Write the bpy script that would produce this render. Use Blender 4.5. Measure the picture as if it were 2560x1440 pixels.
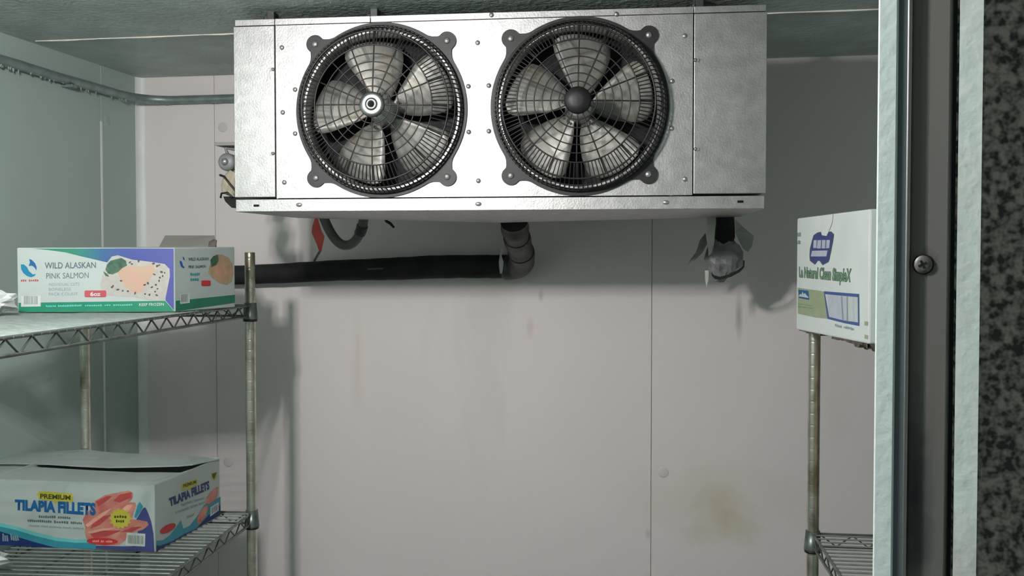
import bpy, bmesh, math, random
from mathutils import Vector, Matrix
from mathutils.geometry import tessellate_polygon

# ------------------------------------------------------------------ scene, camera, light, exposure
scn = bpy.context.scene
for o in list(bpy.data.objects):
    bpy.data.objects.remove(o)
COL = scn.collection
rnd = random.Random(7)

F = 2350.0                                   # focal length in pixels of the 2560 x 1440 frame
YAW, PITCH = math.radians(8.5), math.radians(1.585)
CAM = Vector((0, 0, 1.55))
cam_d = bpy.data.cameras.new('camera')
cam = bpy.data.objects.new('camera', cam_d)
COL.objects.link(cam)
cam.location = CAM
cam.rotation_euler = (math.pi / 2 - PITCH, 0, YAW)
cam_d.sensor_width = 36.0
cam_d.lens = F / 2560 * 36.0
cam_d.clip_start = 0.02
scn.camera = cam

world = bpy.data.worlds.new('outside_room')
scn.world = world
world.use_nodes = True
bg = world.node_tree.nodes['Background']
bg.inputs[0].default_value = (0.78, 0.95, 0.90, 1)
bg.inputs[1].default_value = 0.20

LAMP_POS = Vector((-0.73, 0.70, 2.04))
LAMP_POWER = 104.0
LAMP_COLOR = (1.0, 0.955, 0.945)

scn.view_settings.view_transform = 'Standard'
scn.view_settings.look = 'None'
scn.view_settings.gamma = 1.0
scn.view_settings.exposure = 0.0
scn.view_settings.use_curve_mapping = False

FWD = Vector((-math.sin(YAW) * math.cos(PITCH), math.cos(YAW) * math.cos(PITCH), -math.sin(PITCH)))
RIGHT = Vector((math.cos(YAW), math.sin(YAW), 0))
UP = RIGHT.cross(FWD)


def ray(px, py):
    return FWD + RIGHT * ((px - 1280) / F) - UP * ((py - 720) / F)


def on_plane(px, py, p0, n):
    d = ray(px, py)
    return CAM + d * ((Vector(p0) - CAM).dot(n) / d.dot(n))


def on_y(px, py, y):
    return on_plane(px, py, Vector((0, y, 0)), Vector((0, 1, 0)))


def on_z(px, py, z):
    return on_plane(px, py, Vector((0, 0, z)), Vector((0, 0, 1)))


def at(px, py, depth):
    return CAM + ray(px, py) * depth


# ------------------------------------------------------------------ materials
MATS = {}


def srgb(r, g, b):
    f = lambda c: c / 12.92 if c <= 0.04045 else ((c + 0.055) / 1.055) ** 2.4
    return (f(r / 255), f(g / 255), f(b / 255))


def mat(name, col, rough=0.6, metal=0.0, var=0.08, vscale=12.0, bump=0.0, bscale=80.0, col2=None, dirt=None,
        stretch=(1, 1, 1), spec=0.5, detail=4.0, bdist=0.002):
    """Principled material whose colour is broken up by object-space noise."""
    if name in MATS:
        return MATS[name]
    m = bpy.data.materials.new(name)
    m.use_nodes = True
    nt = m.node_tree
    N, L = nt.nodes, nt.links
    bs = N['Principled BSDF']
    bs.inputs['Roughness'].default_value = rough
    bs.inputs['Metallic'].default_value = metal
    bs.inputs['Specular IOR Level'].default_value = spec
    geo = N.new('ShaderNodeNewGeometry')
    mp = N.new('ShaderNodeMapping')
    mp.inputs['Scale'].default_value = stretch
    L.new(geo.outputs['Position'], mp.inputs['Vector'])
    nz = N.new('ShaderNodeTexNoise')
    nz.inputs['Scale'].default_value = vscale
    nz.inputs['Detail'].default_value = detail
    L.new(mp.outputs[0], nz.inputs['Vector'])
    rp = N.new('ShaderNodeValToRGB')
    c1 = tuple(max(0, c * (1 - var)) for c in col)
    c2 = col2 if col2 else tuple(min(1, c * (1 + var)) for c in col)
    rp.color_ramp.elements[0].position = 0.35
    rp.color_ramp.elements[1].position = 0.65
    rp.color_ramp.elements[0].color = (*c1, 1)
    rp.color_ramp.elements[1].color = (*c2, 1)
    L.new(nz.outputs['Fac'], rp.inputs['Fac'])
    out = rp.outputs['Color']
    if dirt:
        for dcol, dscale, lo, hi, dstr in dirt:
            mp2 = N.new('ShaderNodeMapping')
            mp2.inputs['Scale'].default_value = dstr
            L.new(geo.outputs['Position'], mp2.inputs['Vector'])
            n2 = N.new('ShaderNodeTexNoise')
            n2.inputs['Scale'].default_value = dscale
            n2.inputs['Detail'].default_value = 6
            L.new(mp2.outputs[0], n2.inputs['Vector'])
            mr = N.new('ShaderNodeMapRange')
            mr.inputs['From Min'].default_value = lo
            mr.inputs['From Max'].default_value = hi
            L.new(n2.outputs['Fac'], mr.inputs['Value'])
            mx = N.new('ShaderNodeMix')
            mx.data_type = 'RGBA'
            L.new(mr.outputs[0], mx.inputs['Factor'])
            L.new(out, mx.inputs['A'])
            mx.inputs['B'].default_value = (*dcol, 1)
            out = mx.outputs['Result']
    L.new(out, bs.inputs['Base Color'])
    if bump:
        nb = N.new('ShaderNodeTexNoise')
        nb.inputs['Scale'].default_value = bscale
        nb.inputs['Detail'].default_value = 3
        L.new(mp.outputs[0], nb.inputs['Vector'])
        b = N.new('ShaderNodeBump')
        b.inputs['Strength'].default_value = bump
        b.inputs['Distance'].default_value = bdist
        L.new(nb.outputs['Fac'], b.inputs['Height'])
        L.new(b.outputs[0], bs.inputs['Normal'])
    MATS[name] = m
    return m


def add_stain_or_shade(m, center, radii, col, strength, nscale=9.0):
    """An irregular stain or painted shadow of its own shape, fixed at one place."""
    nt = m.node_tree
    N, L = nt.nodes, nt.links
    bs = N['Principled BSDF']
    src = bs.inputs['Base Color'].links[0].from_socket
    geo = N.new('ShaderNodeNewGeometry')
    sub = N.new('ShaderNodeVectorMath'); sub.operation = 'SUBTRACT'
    sub.inputs[1].default_value = center
    L.new(geo.outputs['Position'], sub.inputs[0])
    dv = N.new('ShaderNodeVectorMath'); dv.operation = 'DIVIDE'
    dv.inputs[1].default_value = radii
    L.new(sub.outputs[0], dv.inputs[0])
    ln = N.new('ShaderNodeVectorMath'); ln.operation = 'LENGTH'
    L.new(dv.outputs[0], ln.inputs[0])
    nz = N.new('ShaderNodeTexNoise'); nz.inputs['Scale'].default_value = nscale
    nz.inputs['Detail'].default_value = 5
    L.new(geo.outputs['Position'], nz.inputs['Vector'])
    ad = N.new('ShaderNodeMath'); ad.operation = 'MULTIPLY_ADD'
    ad.inputs[1].default_value = 1.4; ad.inputs[2].default_value = -0.7
    L.new(nz.outputs['Fac'], ad.inputs[0])
    a2 = N.new('ShaderNodeMath'); a2.operation = 'ADD'
    L.new(ln.outputs['Value'], a2.inputs[0]); L.new(ad.outputs[0], a2.inputs[1])
    mr = N.new('ShaderNodeMapRange')
    mr.inputs['From Min'].default_value = 1.0; mr.inputs['From Max'].default_value = 0.1
    mr.inputs['To Max'].default_value = strength
    L.new(a2.outputs[0], mr.inputs['Value'])
    mx = N.new('ShaderNodeMix'); mx.data_type = 'RGBA'
    L.new(mr.outputs[0], mx.inputs['Factor']); L.new(src, mx.inputs['A'])
    mx.inputs['B'].default_value = (*col, 1)
    L.new(mx.outputs['Result'], bs.inputs['Base Color'])


YW = 2.70                                        # back wall
ZC = on_y(1280, 166, YW).z                       # ceiling height
M_wallb = mat('back_wall_warm_cast', (0.81, 0.74, 0.735), 0.55, var=0.02, vscale=2.0, bump=0.05, bscale=60,  # pinkish: the warm cast at mid-view is put into the wall colour
              dirt=[((0.60, 0.57, 0.53), 3.0, 0.60, 0.95, (1, 1, 0.3))])
add_stain_or_shade(M_wallb, on_y(1815, 1290, YW), (0.13, 0.3, 0.09), (0.50, 0.42, 0.20), 0.55)
add_stain_or_shade(M_wallb, on_y(1760, 1240, YW), (0.26, 0.3, 0.13), (0.60, 0.54, 0.38), 0.35)
add_stain_or_shade(M_wallb, on_y(893, 900, YW), (0.022, 0.3, 0.20), (0.66, 0.56, 0.45), 0.35)
add_stain_or_shade(M_wallb, on_y(1325, 815, YW), (0.012, 0.3, 0.035), (0.66, 0.45, 0.43), 0.4)
add_stain_or_shade(M_wallb, on_y(1352, 740, YW), (0.012, 0.3, 0.03), (0.42, 0.38, 0.36), 0.6)
add_stain_or_shade(M_wallb, on_y(1847, 790, YW), (0.012, 0.3, 0.075), (0.34, 0.33, 0.32), 0.7)  # dark drip streak that also paints in the taped stub's cast shadow
add_stain_or_shade(M_wallb, on_y(1620, 1335, YW), (0.012, 0.3, 0.02), (0.42, 0.40, 0.42), 0.6)
M_walll = mat('side_wall_green_cast', (0.38, 0.475, 0.44), 0.5, var=0.03, vscale=2.5, bump=0.06, bscale=50)  # green colour cast towards the view's edges, put into the wall colour
M_ceil = mat('ceiling_green_cast', (0.46, 0.54, 0.51), 0.5, var=0.10, vscale=14.0, bump=1.0, bscale=75, bdist=0.005,  # the same greenish edge cast is mixed into the ceiling colour
             dirt=[((0.32, 0.36, 0.34), 7.0, 0.52, 0.8, (1, 1, 1))])
M_caulk = mat('caulk', (0.82, 0.78, 0.70), 0.6, var=0.1, vscale=30)
M_joint = mat('panel_joint', (0.66, 0.65, 0.64), 0.8)
M_trim = mat('cove_trim', (0.80, 0.83, 0.81), 0.5, var=0.03)
M_plug = mat('plug_plastic', (0.70, 0.645, 0.64), 0.6, var=0.04)
M_floor = mat('floor_sheet', (0.20, 0.21, 0.20), 0.5, var=0.2, vscale=6, bump=0.2)
M_galv = mat('galvanised_sheet', (0.50, 0.493, 0.49), 0.45, 0.95, var=0.10, vscale=38, bump=0.18, bscale=240,
             dirt=[((0.50, 0.49, 0.47), 60.0, 0.62, 0.75, (1, 1, 1))])
M_galv_in = mat('pan_sheet', (0.55, 0.54, 0.53), 0.55, 0.7, var=0.08, vscale=20)
M_blade = mat('fan_aluminium', (0.31, 0.30, 0.275), 0.48, 0.4, var=0.18, vscale=16, bump=0.15, bscale=60,
              dirt=[((0.30, 0.25, 0.19), 14.0, 0.55, 0.8, (1, 1, 1))])
M_black = mat('black_plastic', (0.0085, 0.0085, 0.009), 0.5, var=0.2, vscale=20)
M_blackwire = mat('black_wire', (0.014, 0.014, 0.014), 0.42, var=0.2, vscale=20)
M_greywire = mat('dusty_wire', (0.018, 0.0175, 0.017), 0.45, var=0.2, vscale=30)
M_coil = mat('coil_fins_in_shade', (0.012, 0.012, 0.013), 0.7, var=0.4, vscale=60, stretch=(12, 1, 1))  # near-black: the unlit inside of the housing is put into this colour
M_chrome = mat('bright_chrome', (0.33, 0.33, 0.325), 0.36, 1.0, var=0.03)
M_screw = mat('screw_steel', (0.42, 0.42, 0.41), 0.45, 0.8, var=0.1)
M_foam = mat('black_foam', (0.014, 0.014, 0.015), 0.75, var=0.3, vscale=18, bump=0.4, bscale=45, spec=0.3)
M_tape = mat('grey_duct_tape', (0.20, 0.20, 0.205), 0.45, var=0.25, vscale=25, bump=0.5, bscale=40)
M_tapedark = mat('dark_duct_tape', (0.045, 0.045, 0.047), 0.5, var=0.3, vscale=25, bump=0.5, bscale=40)
M_tapelight = mat('pale_tape', (0.55, 0.55, 0.52), 0.55, var=0.1, vscale=25, bump=0.2, bscale=40)
M_hose = mat('grey_hose', (0.13, 0.135, 0.125), 0.6, var=0.15, vscale=25)
M_red = mat('red_vinyl', (0.75, 0.10, 0.08), 0.5, var=0.1, vscale=25)
M_zinc = mat('zinc_wire', (0.15, 0.18, 0.165), 0.36, 0.6, var=0.2, vscale=40,
             dirt=[((0.08, 0.08, 0.065), 25.0, 0.55, 0.75, (1, 1, 1))])
M_post = mat('zinc_post', (0.62, 0.60, 0.52), 0.33, 0.9, var=0.12, vscale=40,
             dirt=[((0.28, 0.25, 0.17), 30.0, 0.52, 0.75, (1, 1, 0.5))])
M_deck = mat('zinc_deck_wire_lit', (0.27, 0.31, 0.29), 0.42, 0.4, var=0.12, vscale=60)  # lighter copy of the zinc: light caught from above is in the colour
M_emt = mat('conduit_zinc', (0.25, 0.31, 0.295), 0.45, 0.5, var=0.15, vscale=30)
M_frost = mat('frost', (0.26, 0.36, 0.33), 0.5, var=0.2, vscale=60)
M_frame = mat('door_frame_green_cast', (0.62, 0.73, 0.70), 0.45, var=0.03, vscale=5, bump=0.25, bscale=140)  # greenish edge cast mixed into the colour, as on the side walls
M_framed = mat('door_frame_dirty', (0.62, 0.715, 0.68), 0.5, var=0.05, vscale=6, bump=0.3, bscale=110,  # base colour holds the same green cast under the dirt
               dirt=[((0.44, 0.36, 0.30), 8.0, 0.50, 0.8, (8, 8, 0.6))])
M_chan = mat('door_channel', (0.135, 0.135, 0.122), 0.5, 0.0, var=0.15, vscale=5, stretch=(1, 1, 0.2),
             dirt=[((0.05, 0.055, 0.055), 3.0, 0.55, 0.75, (14, 14, 0.6)), ((0.15, 0.125, 0.10), 10.0, 0.5, 0.8, (4, 4, 0.5))])
M_gasket = mat('door_gasket', (0.075, 0.10, 0.106), 0.35, var=0.15, vscale=14, stretch=(1, 1, 0.2))
M_slot = mat('rubber_slot', (0.006, 0.010, 0.011), 0.7, spec=0.2)
M_outer = mat('outer_cladding', (0.15, 0.16, 0.135), 0.6, var=0.8, vscale=260, bump=0.9, bscale=260,
              col2=(0.40, 0.36, 0.31), detail=1.5)
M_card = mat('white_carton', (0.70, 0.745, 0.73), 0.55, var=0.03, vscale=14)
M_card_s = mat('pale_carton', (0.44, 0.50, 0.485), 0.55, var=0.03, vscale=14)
M_cardgrey = mat('grey_carton', (0.27, 0.26, 0.235), 0.75, var=0.1, vscale=14)
M_cardbrown = mat('brown_carton', (0.36, 0.25, 0.15), 0.75, var=0.1, vscale=14)
M_torn = mat('torn_carton', (0.13, 0.11, 0.09), 0.85, var=0.5, vscale=60)
M_bag = mat('plastic_film', (0.68, 0.72, 0.71), 0.35, var=0.05, vscale=20)
M_lampbase = mat('lamp_housing', (0.65, 0.66, 0.66), 0.4, var=0.05)


def ink(name, r, g, b):
    return mat(name, srgb(r, g, b), 0.5, var=0.06, vscale=40)


I_green = ink('ink_green', 26, 128, 96)
I_dark = ink('ink_slate', 84, 105, 112)
I_mid = ink('ink_grey_blue', 132, 156, 162)
I_red = ink('ink_red', 180, 76, 84)
I_redd = ink('ink_crimson', 190, 50, 55)
I_white = ink('ink_white', 196, 205, 201)
I_blue = ink('ink_blue', 14, 92, 150)
I_navy = ink('ink_navy', 22, 44, 104)
I_sky = ink('ink_aqua', 52, 140, 158)
I_cyan = ink('ink_cyan', 18, 118, 156)
I_aqua = ink('ink_pale_aqua', 105, 190, 190)
I_yellow = ink('ink_yellow', 186, 180, 66)
I_olive = ink('ink_olive', 66, 70, 25)
I_plate = mat('print_rice', srgb(176, 172, 166), 0.5, var=0.06, vscale=90)
I_fillet = mat('print_pink_fillet', srgb(192, 166, 142), 0.5, var=0.06, vscale=40, col2=srgb(196, 156, 140))
I_herb = mat('print_herbs', srgb(58, 92, 74), 0.5, var=0.35, vscale=90)
I_seed = ink('print_dark_grains', 72, 66, 60)
I_fish = mat('print_raw_fillets', srgb(186, 100, 94), 0.5, var=0.05, vscale=35, col2=srgb(202, 142, 126))
I_fishd = ink('print_fillet_red', 178, 72, 72)
I_fishl = mat('print_fillet_pale', srgb(224, 160, 142), 0.5, var=0.08, vscale=50)
I_bar = ink('print_barcode', 128, 134, 128)
I_purple = ink('ink_indigo', 66, 72, 128)
I_lime = ink('ink_lime', 158, 168, 136)
I_sage = ink('ink_sage', 118, 152, 122)
I_forest = ink('ink_forest', 78, 104, 92)
I_lilac = ink('print_towels', 186, 192, 204)
I_steel = ink('ink_steel', 66, 92, 148)


def ink_gradient():
    m = bpy.data.materials.new('ink_gradient')
    m.use_nodes = True
    N, L = m.node_tree.nodes, m.node_tree.links
    bs = N['Principled BSDF']
    bs.inputs['Roughness'].default_value = 0.5
    uv = N.new('ShaderNodeUVMap'); uv.uv_map = 'print'
    sp = N.new('ShaderNodeSeparateXYZ')
    L.new(uv.outputs[0], sp.inputs[0])
    rp = N.new('ShaderNodeValToRGB')
    e = rp.color_ramp.elements
    e[0].position = 0.05; e[0].color = (*srgb(34, 130, 96), 1)
    e[1].position = 1.0; e[1].color = (*srgb(72, 76, 148), 1)
    for p, c in ((0.30, (38, 128, 106)), (0.50, (48, 92, 136)), (0.66, (60, 74, 144))):
        k = e.new(p); k.color = (*srgb(*c), 1)
    L.new(sp.outputs['X'], rp.inputs['Fac'])
    L.new(rp.outputs['Color'], bs.inputs['Base Color'])
    return m


I_grad = ink_gradient()

# ------------------------------------------------------------------ mesh helpers


class MB:
    def __init__(s):
        s.v, s.f, s.sm = [], [], []

    def add(s, vs, fs, smooth=False):
        n = len(s.v)
        s.v += [tuple(v) for v in vs]
        for f in fs:
            s.f.append(tuple(i + n for i in f))
            s.sm.append(smooth)
        return s

    def box(s, a, b):
        x0, y0, z0 = a; x1, y1, z1 = b
        s.add([(x0, y0, z0), (x1, y0, z0), (x1, y1, z0), (x0, y1, z0), (x0, y0, z1), (x1, y0, z1), (x1, y1, z1), (x0, y1, z1)],
              [(0, 3, 2, 1), (4, 5, 6, 7), (0, 1, 5, 4), (1, 2, 6, 5), (2, 3, 7, 6), (3, 0, 4, 7)])
        return s

    def hexa(s, b, t):
        s.add(list(b) + list(t), [(0, 3, 2, 1), (4, 5, 6, 7), (0, 1, 5, 4), (1, 2, 6, 5), (2, 3, 7, 6), (3, 0, 4, 7)])
        return s

    def tube(s, pts, r, n=8, closed=False, caps=True):
        pts = [Vector(p) for p in pts]
        m = len(pts)
        rr = r if isinstance(r, (list, tuple)) else [r] * m
        ring = []
        t0 = (pts[1] - pts[0]).normalized()
        u = t0.orthogonal().normalized()
        vs = []
        for i, p in enumerate(pts):
            if closed:
                t = (pts[(i + 1) % m] - pts[i - 1]).normalized()
            else:
                a = pts[i + 1] - p if i < m - 1 else p - pts[i - 1]
                b = p - pts[i - 1] if i > 0 else a
                t = (a.normalized() + b.normalized()).normalized()
            u = (u - t * u.dot(t)).normalized()
            w = t.cross(u)
            for k in range(n):
                an = 2 * math.pi * k / n
                vs.append(p + (u * math.cos(an) + w * math.sin(an)) * rr[i])
        fs = []
        for i in range(m if closed else m - 1):
            j = (i + 1) % m
            for k in range(n):
                k2 = (k + 1) % n
                fs.append((i * n + k, i * n + k2, j * n + k2, j * n + k))
        s.add(vs, fs, True)
        if caps and not closed:
            s.add(vs[:n], [tuple(range(n))[::-1]])
            s.add(vs[-n:], [tuple(range(n))])
        return s

    def lathe(s, prof, n=24, axis='z', c=(0, 0, 0), smooth=True, close=False):
        """profile of (radius, height) turned about an axis through c"""
        vs = []
        for (r, h) in prof:
            for k in range(n):
                a = 2 * math.pi * k / n
                x, y = r * math.cos(a), r * math.sin(a)
                if axis == 'z':
                    p = (c[0] + x, c[1] + y, c[2] + h)
                elif axis == 'y':
                    p = (c[0] + x, c[1] + h, c[2] + y)
                else:
                    p = (c[0] + h, c[1] + x, c[2] + y)
                vs.append(p)
        fs = []
        m = len(prof)
        for i in range(m - 1):
            for k in range(n):
                k2 = (k + 1) % n
                fs.append((i * n + k, i * n + k2, (i + 1) * n + k2, (i + 1) * n + k))
        s.add(vs, fs, smooth)
        return s

    def mesh(s, name):
        me = bpy.data.meshes.new(name)
        me.from_pydata(s.v, [], s.f)
        bm = bmesh.new(); bm.from_mesh(me)
        bmesh.ops.recalc_face_normals(bm, faces=bm.faces)
        bm.to_mesh(me); bm.free()
        if len(me.polygons) == len(s.sm):
            me.polygons.foreach_set('use_smooth', s.sm)
        me.update()
        return me

    def build(s, name, m, parent=None, bevel=0.0):
        return obj(name, s.mesh(name), m, parent, bevel)


def obj(name, me, m, parent=None, bevel=0.0):
    o = bpy.data.objects.new(name, me)
    COL.objects.link(o)
    if m is not None and not me.materials:
        me.materials.append(m)
    if parent is not None:
        o.parent = parent
    if bevel:
        b = o.modifiers.new('bevel', 'BEVEL')
        b.width = bevel; b.segments = 2; b.limit_method = 'ANGLE'
    return o


def empty(name, loc=(0, 0, 0), rz=0.0):
    o = bpy.data.objects.new(name, None)
    COL.objects.link(o)
    o.location = loc
    o.rotation_euler = (0, 0, rz)
    o.empty_display_size = 0.05
    return o


def tag(o, label, cat, group=None, kind=None):
    o['label'] = label; o['category'] = cat
    if group: o['group'] = group
    if kind: o['kind'] = kind
    return o


def struct(o):
    o['kind'] = 'structure'
    return o


def place(o, loc, rz=0.0):
    o.location = loc
    o.rotation_euler = (0, 0, rz)
    return o


# ------------------------------------------------------------------ the room shell
LWX = lambda y: -1.562 - (YW - y) * (0.026 / 0.60)        # the left wall runs very slightly out of square
RWX = 0.92
YI, YO = 0.610, 0.500                                     # inside and outside face of the door wall
DL, DH = -0.84, 2.02                          # doorway

struct(MB().box((-2.2, -0.4, -0.08), (1.6, 2.9, 0.0)).build('floor', M_floor))

# back wall: core, panels with open joints, cam-lock plugs
wb = struct(MB().box((-1.75, YW + 0.006, 0), (1.05, YW + 0.10, ZC + 0.05)).build('wall_back', M_joint))
seams = [-1.62, on_y(541, 900, YW).x, on_y(1629, 900, YW).x, 1.0]
for i in range(3):
    MB().box((seams[i] + 0.0006, YW, 0), (seams[i + 1] - 0.0006, YW + 0.0055, ZC + 0.01)).build('panel', M_wallb, wb, 0.0012)
plug_me = MB().lathe([(0.0, -0.0012), (0.0125, -0.0012), (0.0150, -0.0004), (0.0158, 0.0016), (0.0, 0.0016)], 24, 'y').mesh('plug')
for (px, py) in ((557, 318), (571, 1155), (1658, 1181)):
    p = on_y(px, py, YW)
    o = obj('lock_plug', plug_me, M_plug, wb); o.location = (p.x, YW - 0.0002, p.z)

# left wall
wl = empty('wall_left'); struct(wl)
xa, xb = LWX(YW), LWX(0.3)


def lw_box(y0, y1, t0, t1, z0, z1, name, m, parent, bevel=0.0):
    b = [(LWX(y0) - t1, y0, z0), (LWX(y0) - t0, y0, z0), (LWX(y1) - t0, y1, z0), (LWX(y1) - t1, y1, z0)]
    t = [(x, y, z1) for (x, y, z) in b]
    return MB().hexa(b, t).build(name, m, parent, bevel)


bpy.data.objects.remove(wl)
wl = struct(lw_box(0.40, YW + 0.01, 0.006, 0.10, 0, ZC + 0.05, 'wall_left', M_joint, None))
LWN = Vector((1, -0.026 / 0.60, 0)).normalized()
LWP = Vector((LWX(YW), YW, 0))
ys = on_plane(255, 500, LWP, LWN).y
for (a, b) in ((0.42, ys - 1.2), (ys - 1.2, ys), (ys, YW)):
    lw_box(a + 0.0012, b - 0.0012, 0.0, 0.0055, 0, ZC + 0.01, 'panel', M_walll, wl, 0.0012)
lw_box(ys - 0.004, ys + 0.004, -0.0012, 0.001, 0, ZC - 0.16, 'caulk_joint', M_trim, wl)
p = on_plane(268, 302, LWP, LWN)
plug_l = plug_me.copy(); plug_l.materials.clear()
o = obj('lock_plug', plug_l, M_walll, wl); o.location = (p.x, p.y, p.z); o.rotation_euler = (0, 0, math.pi / 2 - 0.04)

# right wall, hidden behind the door frame from here
wr = struct(MB().box((RWX, 0.40, 0), (RWX + 0.1, YW + 0.01, ZC + 0.05)).build('wall_right', M_walll))

# ceiling panels with a caulked joint
ce = struct(MB().box((-1.9, 0.34, ZC + 0.006), (1.1, YW + 0.05, ZC + 0.10)).build('ceiling', M_joint))
YS = on_z(1200, 60, ZC).y
for (a, b) in ((0.40, 1.0), (1.0, YS), (YS, YW)):
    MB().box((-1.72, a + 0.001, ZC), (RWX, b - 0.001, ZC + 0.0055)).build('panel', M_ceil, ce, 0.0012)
cb = MB()
x = -1.56
while x < 0.9:
    w = rnd.uniform(0.10, 0.32)
    cb.tube([(x, YS + rnd.uniform(-.001, .001), ZC - 0.0004), (x + w * .5, YS, ZC - 0.0012), (x + w, YS + rnd.uniform(-.001, .001), ZC - 0.0004)],
            [0.0016, 0.0026, 0.0016], 6)
    x += w + rnd.choice((0.0, 0.0, 0.05, 0.12))
cb.build('caulk_joint', M_caulk, ce)

# cove trim in the corner and along the ceiling
c = Vector((LWX(YW), YW, 0))
cv = []
for i in range(7):
    a = math.pi / 2 * i / 6
    cv.append((c.x + 0.020 - 0.020 * math.cos(a - 0), c.y - 0.020 + 0.020 * math.sin(a)))
poly = cv + [(c.x + 0.020, c.y + 0.002), (c.x - 0.002, c.y + 0.002), (c.x - 0.002, c.y - 0.020)]
n = len(poly)
tr = MB().add([(x, y, 0) for x, y in poly] + [(x, y, ZC) for x, y in poly],
              [(i, (i + 1) % n, n + (i + 1) % n, n + i) for i in range(n)])
struct(tr.build('trim_1', M_trim))

# door wall (front) with the opening; the frame of the opening is splayed
def ratio(px):
    d = ray(px, 720)
    return d.x / d.y


P_IN = Vector((ratio(2188) * 0.5254, 0.5254, 0))          # the frame's inner arris
P_OUT = Vector((ratio(2450) * 0.500, 0.500, 0))           # and its outer one
FT = (P_OUT - P_IN).normalized()
FN = Vector((FT.y, -FT.x, 0))
if FN.y > 0: FN = -FN                                     # points out of the wall, towards the opening
FI = -FN
DR = P_IN.x


def fpt(px, rec=0.0):
    """where a vertical line of the photograph meets the splayed frame face, set back by rec"""
    return on_plane(px, 720, P_IN + FI * rec, FN).xy


def prism(poly, z0, z1):
    n = len(poly)
    return MB().add([(x, y, z0) for x, y in poly] + [(x, y, z1) for x, y in poly],
                    [(i, (i + 1) % n, n + (i + 1) % n, n + i) for i in range(n)] + [tuple(range(n)), tuple(range(n, 2 * n))])


def frame_bar(name, m, px0, px1, rec, parent, back=0.02, bevel=0.0, top=DH):
    a, b = fpt(px0, rec), fpt(px1, rec)
    d = FI.xy * back
    return prism([a, b, b + d, a + d], 0, top).build(name, m, parent, bevel)


wf = MB()
pin2 = (ratio(2196) * YI + 0.002, YI)
for poly in ([(P_OUT.x + 0.0005, P_OUT.y + 0.002), (1.6, P_OUT.y + 0.002), (1.6, YI - 0.001), (pin2[0] + 0.001, YI - 0.001), (P_IN.x + 0.022, P_IN.y + 0.012)],
             [(-2.2, YO), (DL - 0.03, YO), (DL - 0.03, YI - 0.001), (-2.2, YI - 0.001)]):
    t_ = prism(poly, 0, 2.4); wf.add(t_.v, t_.f)
t_ = prism([(DL - 0.03, YO), (P_OUT.x, YO), (P_OUT.x, YI - 0.001), (DL - 0.03, YI - 0.001)], DH + 0.03, 2.4); wf.add(t_.v, t_.f)
wf = struct(wf.build('wall_front', M_outer))
MB().box((pin2[0], YI - 0.001, 0), (RWX, YI, ZC)).build('inside_skin', M_walll, wf)
MB().box((LWX(YI) - 0.02, YI - 0.001, 0), (DL - 0.03, YI, ZC)).build('inside_skin', M_walll, wf)
MB().box((DL - 0.03, YI - 0.001, DH + 0.03), (pin2[0], YI, ZC)).build('inside_skin', M_walll, wf)

# the jamb on the right: strip, slot, channel with screw, bead, gasket, strip
a, b = fpt(2391), fpt(2450)
fr = struct(prism([a, b, (b[0] + 0.0006, b[1] + 0.004), b + FI.xy * 0.012, a + FI.xy * 0.02], 0, DH + 0.03).build('door_1', M_framed))
frame_bar('slot_seal', M_slot, 2362, 2394, 0.009, fr, 0.012)
frame_bar('jamb_channel', M_chan, 2318, 2366, 0.0016, fr)
frame_bar('jamb_channel', M_chan, 2270, 2318.5, 0.0024, fr)
bd = fpt(2268, 0.0008)
MB().tube([(bd[0], bd[1], 0), (bd[0], bd[1], DH)], 0.0013, 10).build('chrome_bead', M_chrome, fr)
frame_bar('gasket', M_gasket, 2237, 2271, 0.0012, fr, 0.02, 0.0006)
a, b = fpt(2189), fpt(2238)
prism([a, b, b + FI.xy * 0.02, (pin2[0], YI - 0.0005), ((a[0] + pin2[0]) / 2 + 0.0015, (a[1] + YI) / 2)], 0, DH + 0.03).build('inner_strip', M_frame, fr, 0.0008)
# left jamb and header of the same frame
MB().box((DL - 0.03, YO, 0), (DL, YI, DH)).build('jamb_board', M_frame, fr, 0.0015)
MB().box((DL - 0.03, YO, DH), (P_IN.x - 0.002, YI, DH + 0.03)).build('header_board', M_frame, fr, 0.0015)
# dark grime down the channel
ps = on_plane(2308, 661, P_IN + FI * 0.0016, FN)
add_stain_or_shade(M_chan, on_plane(2290, 1230, P_IN + FI * 0.002, FN), (0.010, 0.010, 0.060), (0.010, 0.013, 0.018), 0.95, 40.0)
add_stain_or_shade(M_chan, ps + Vector((0.0012, 0, 0.0015)), (0.0075, 0.0075, 0.0075), (0.030, 0.026, 0.022), 0.8, 300.0)  # irregular darker patch round the screw head
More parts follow.
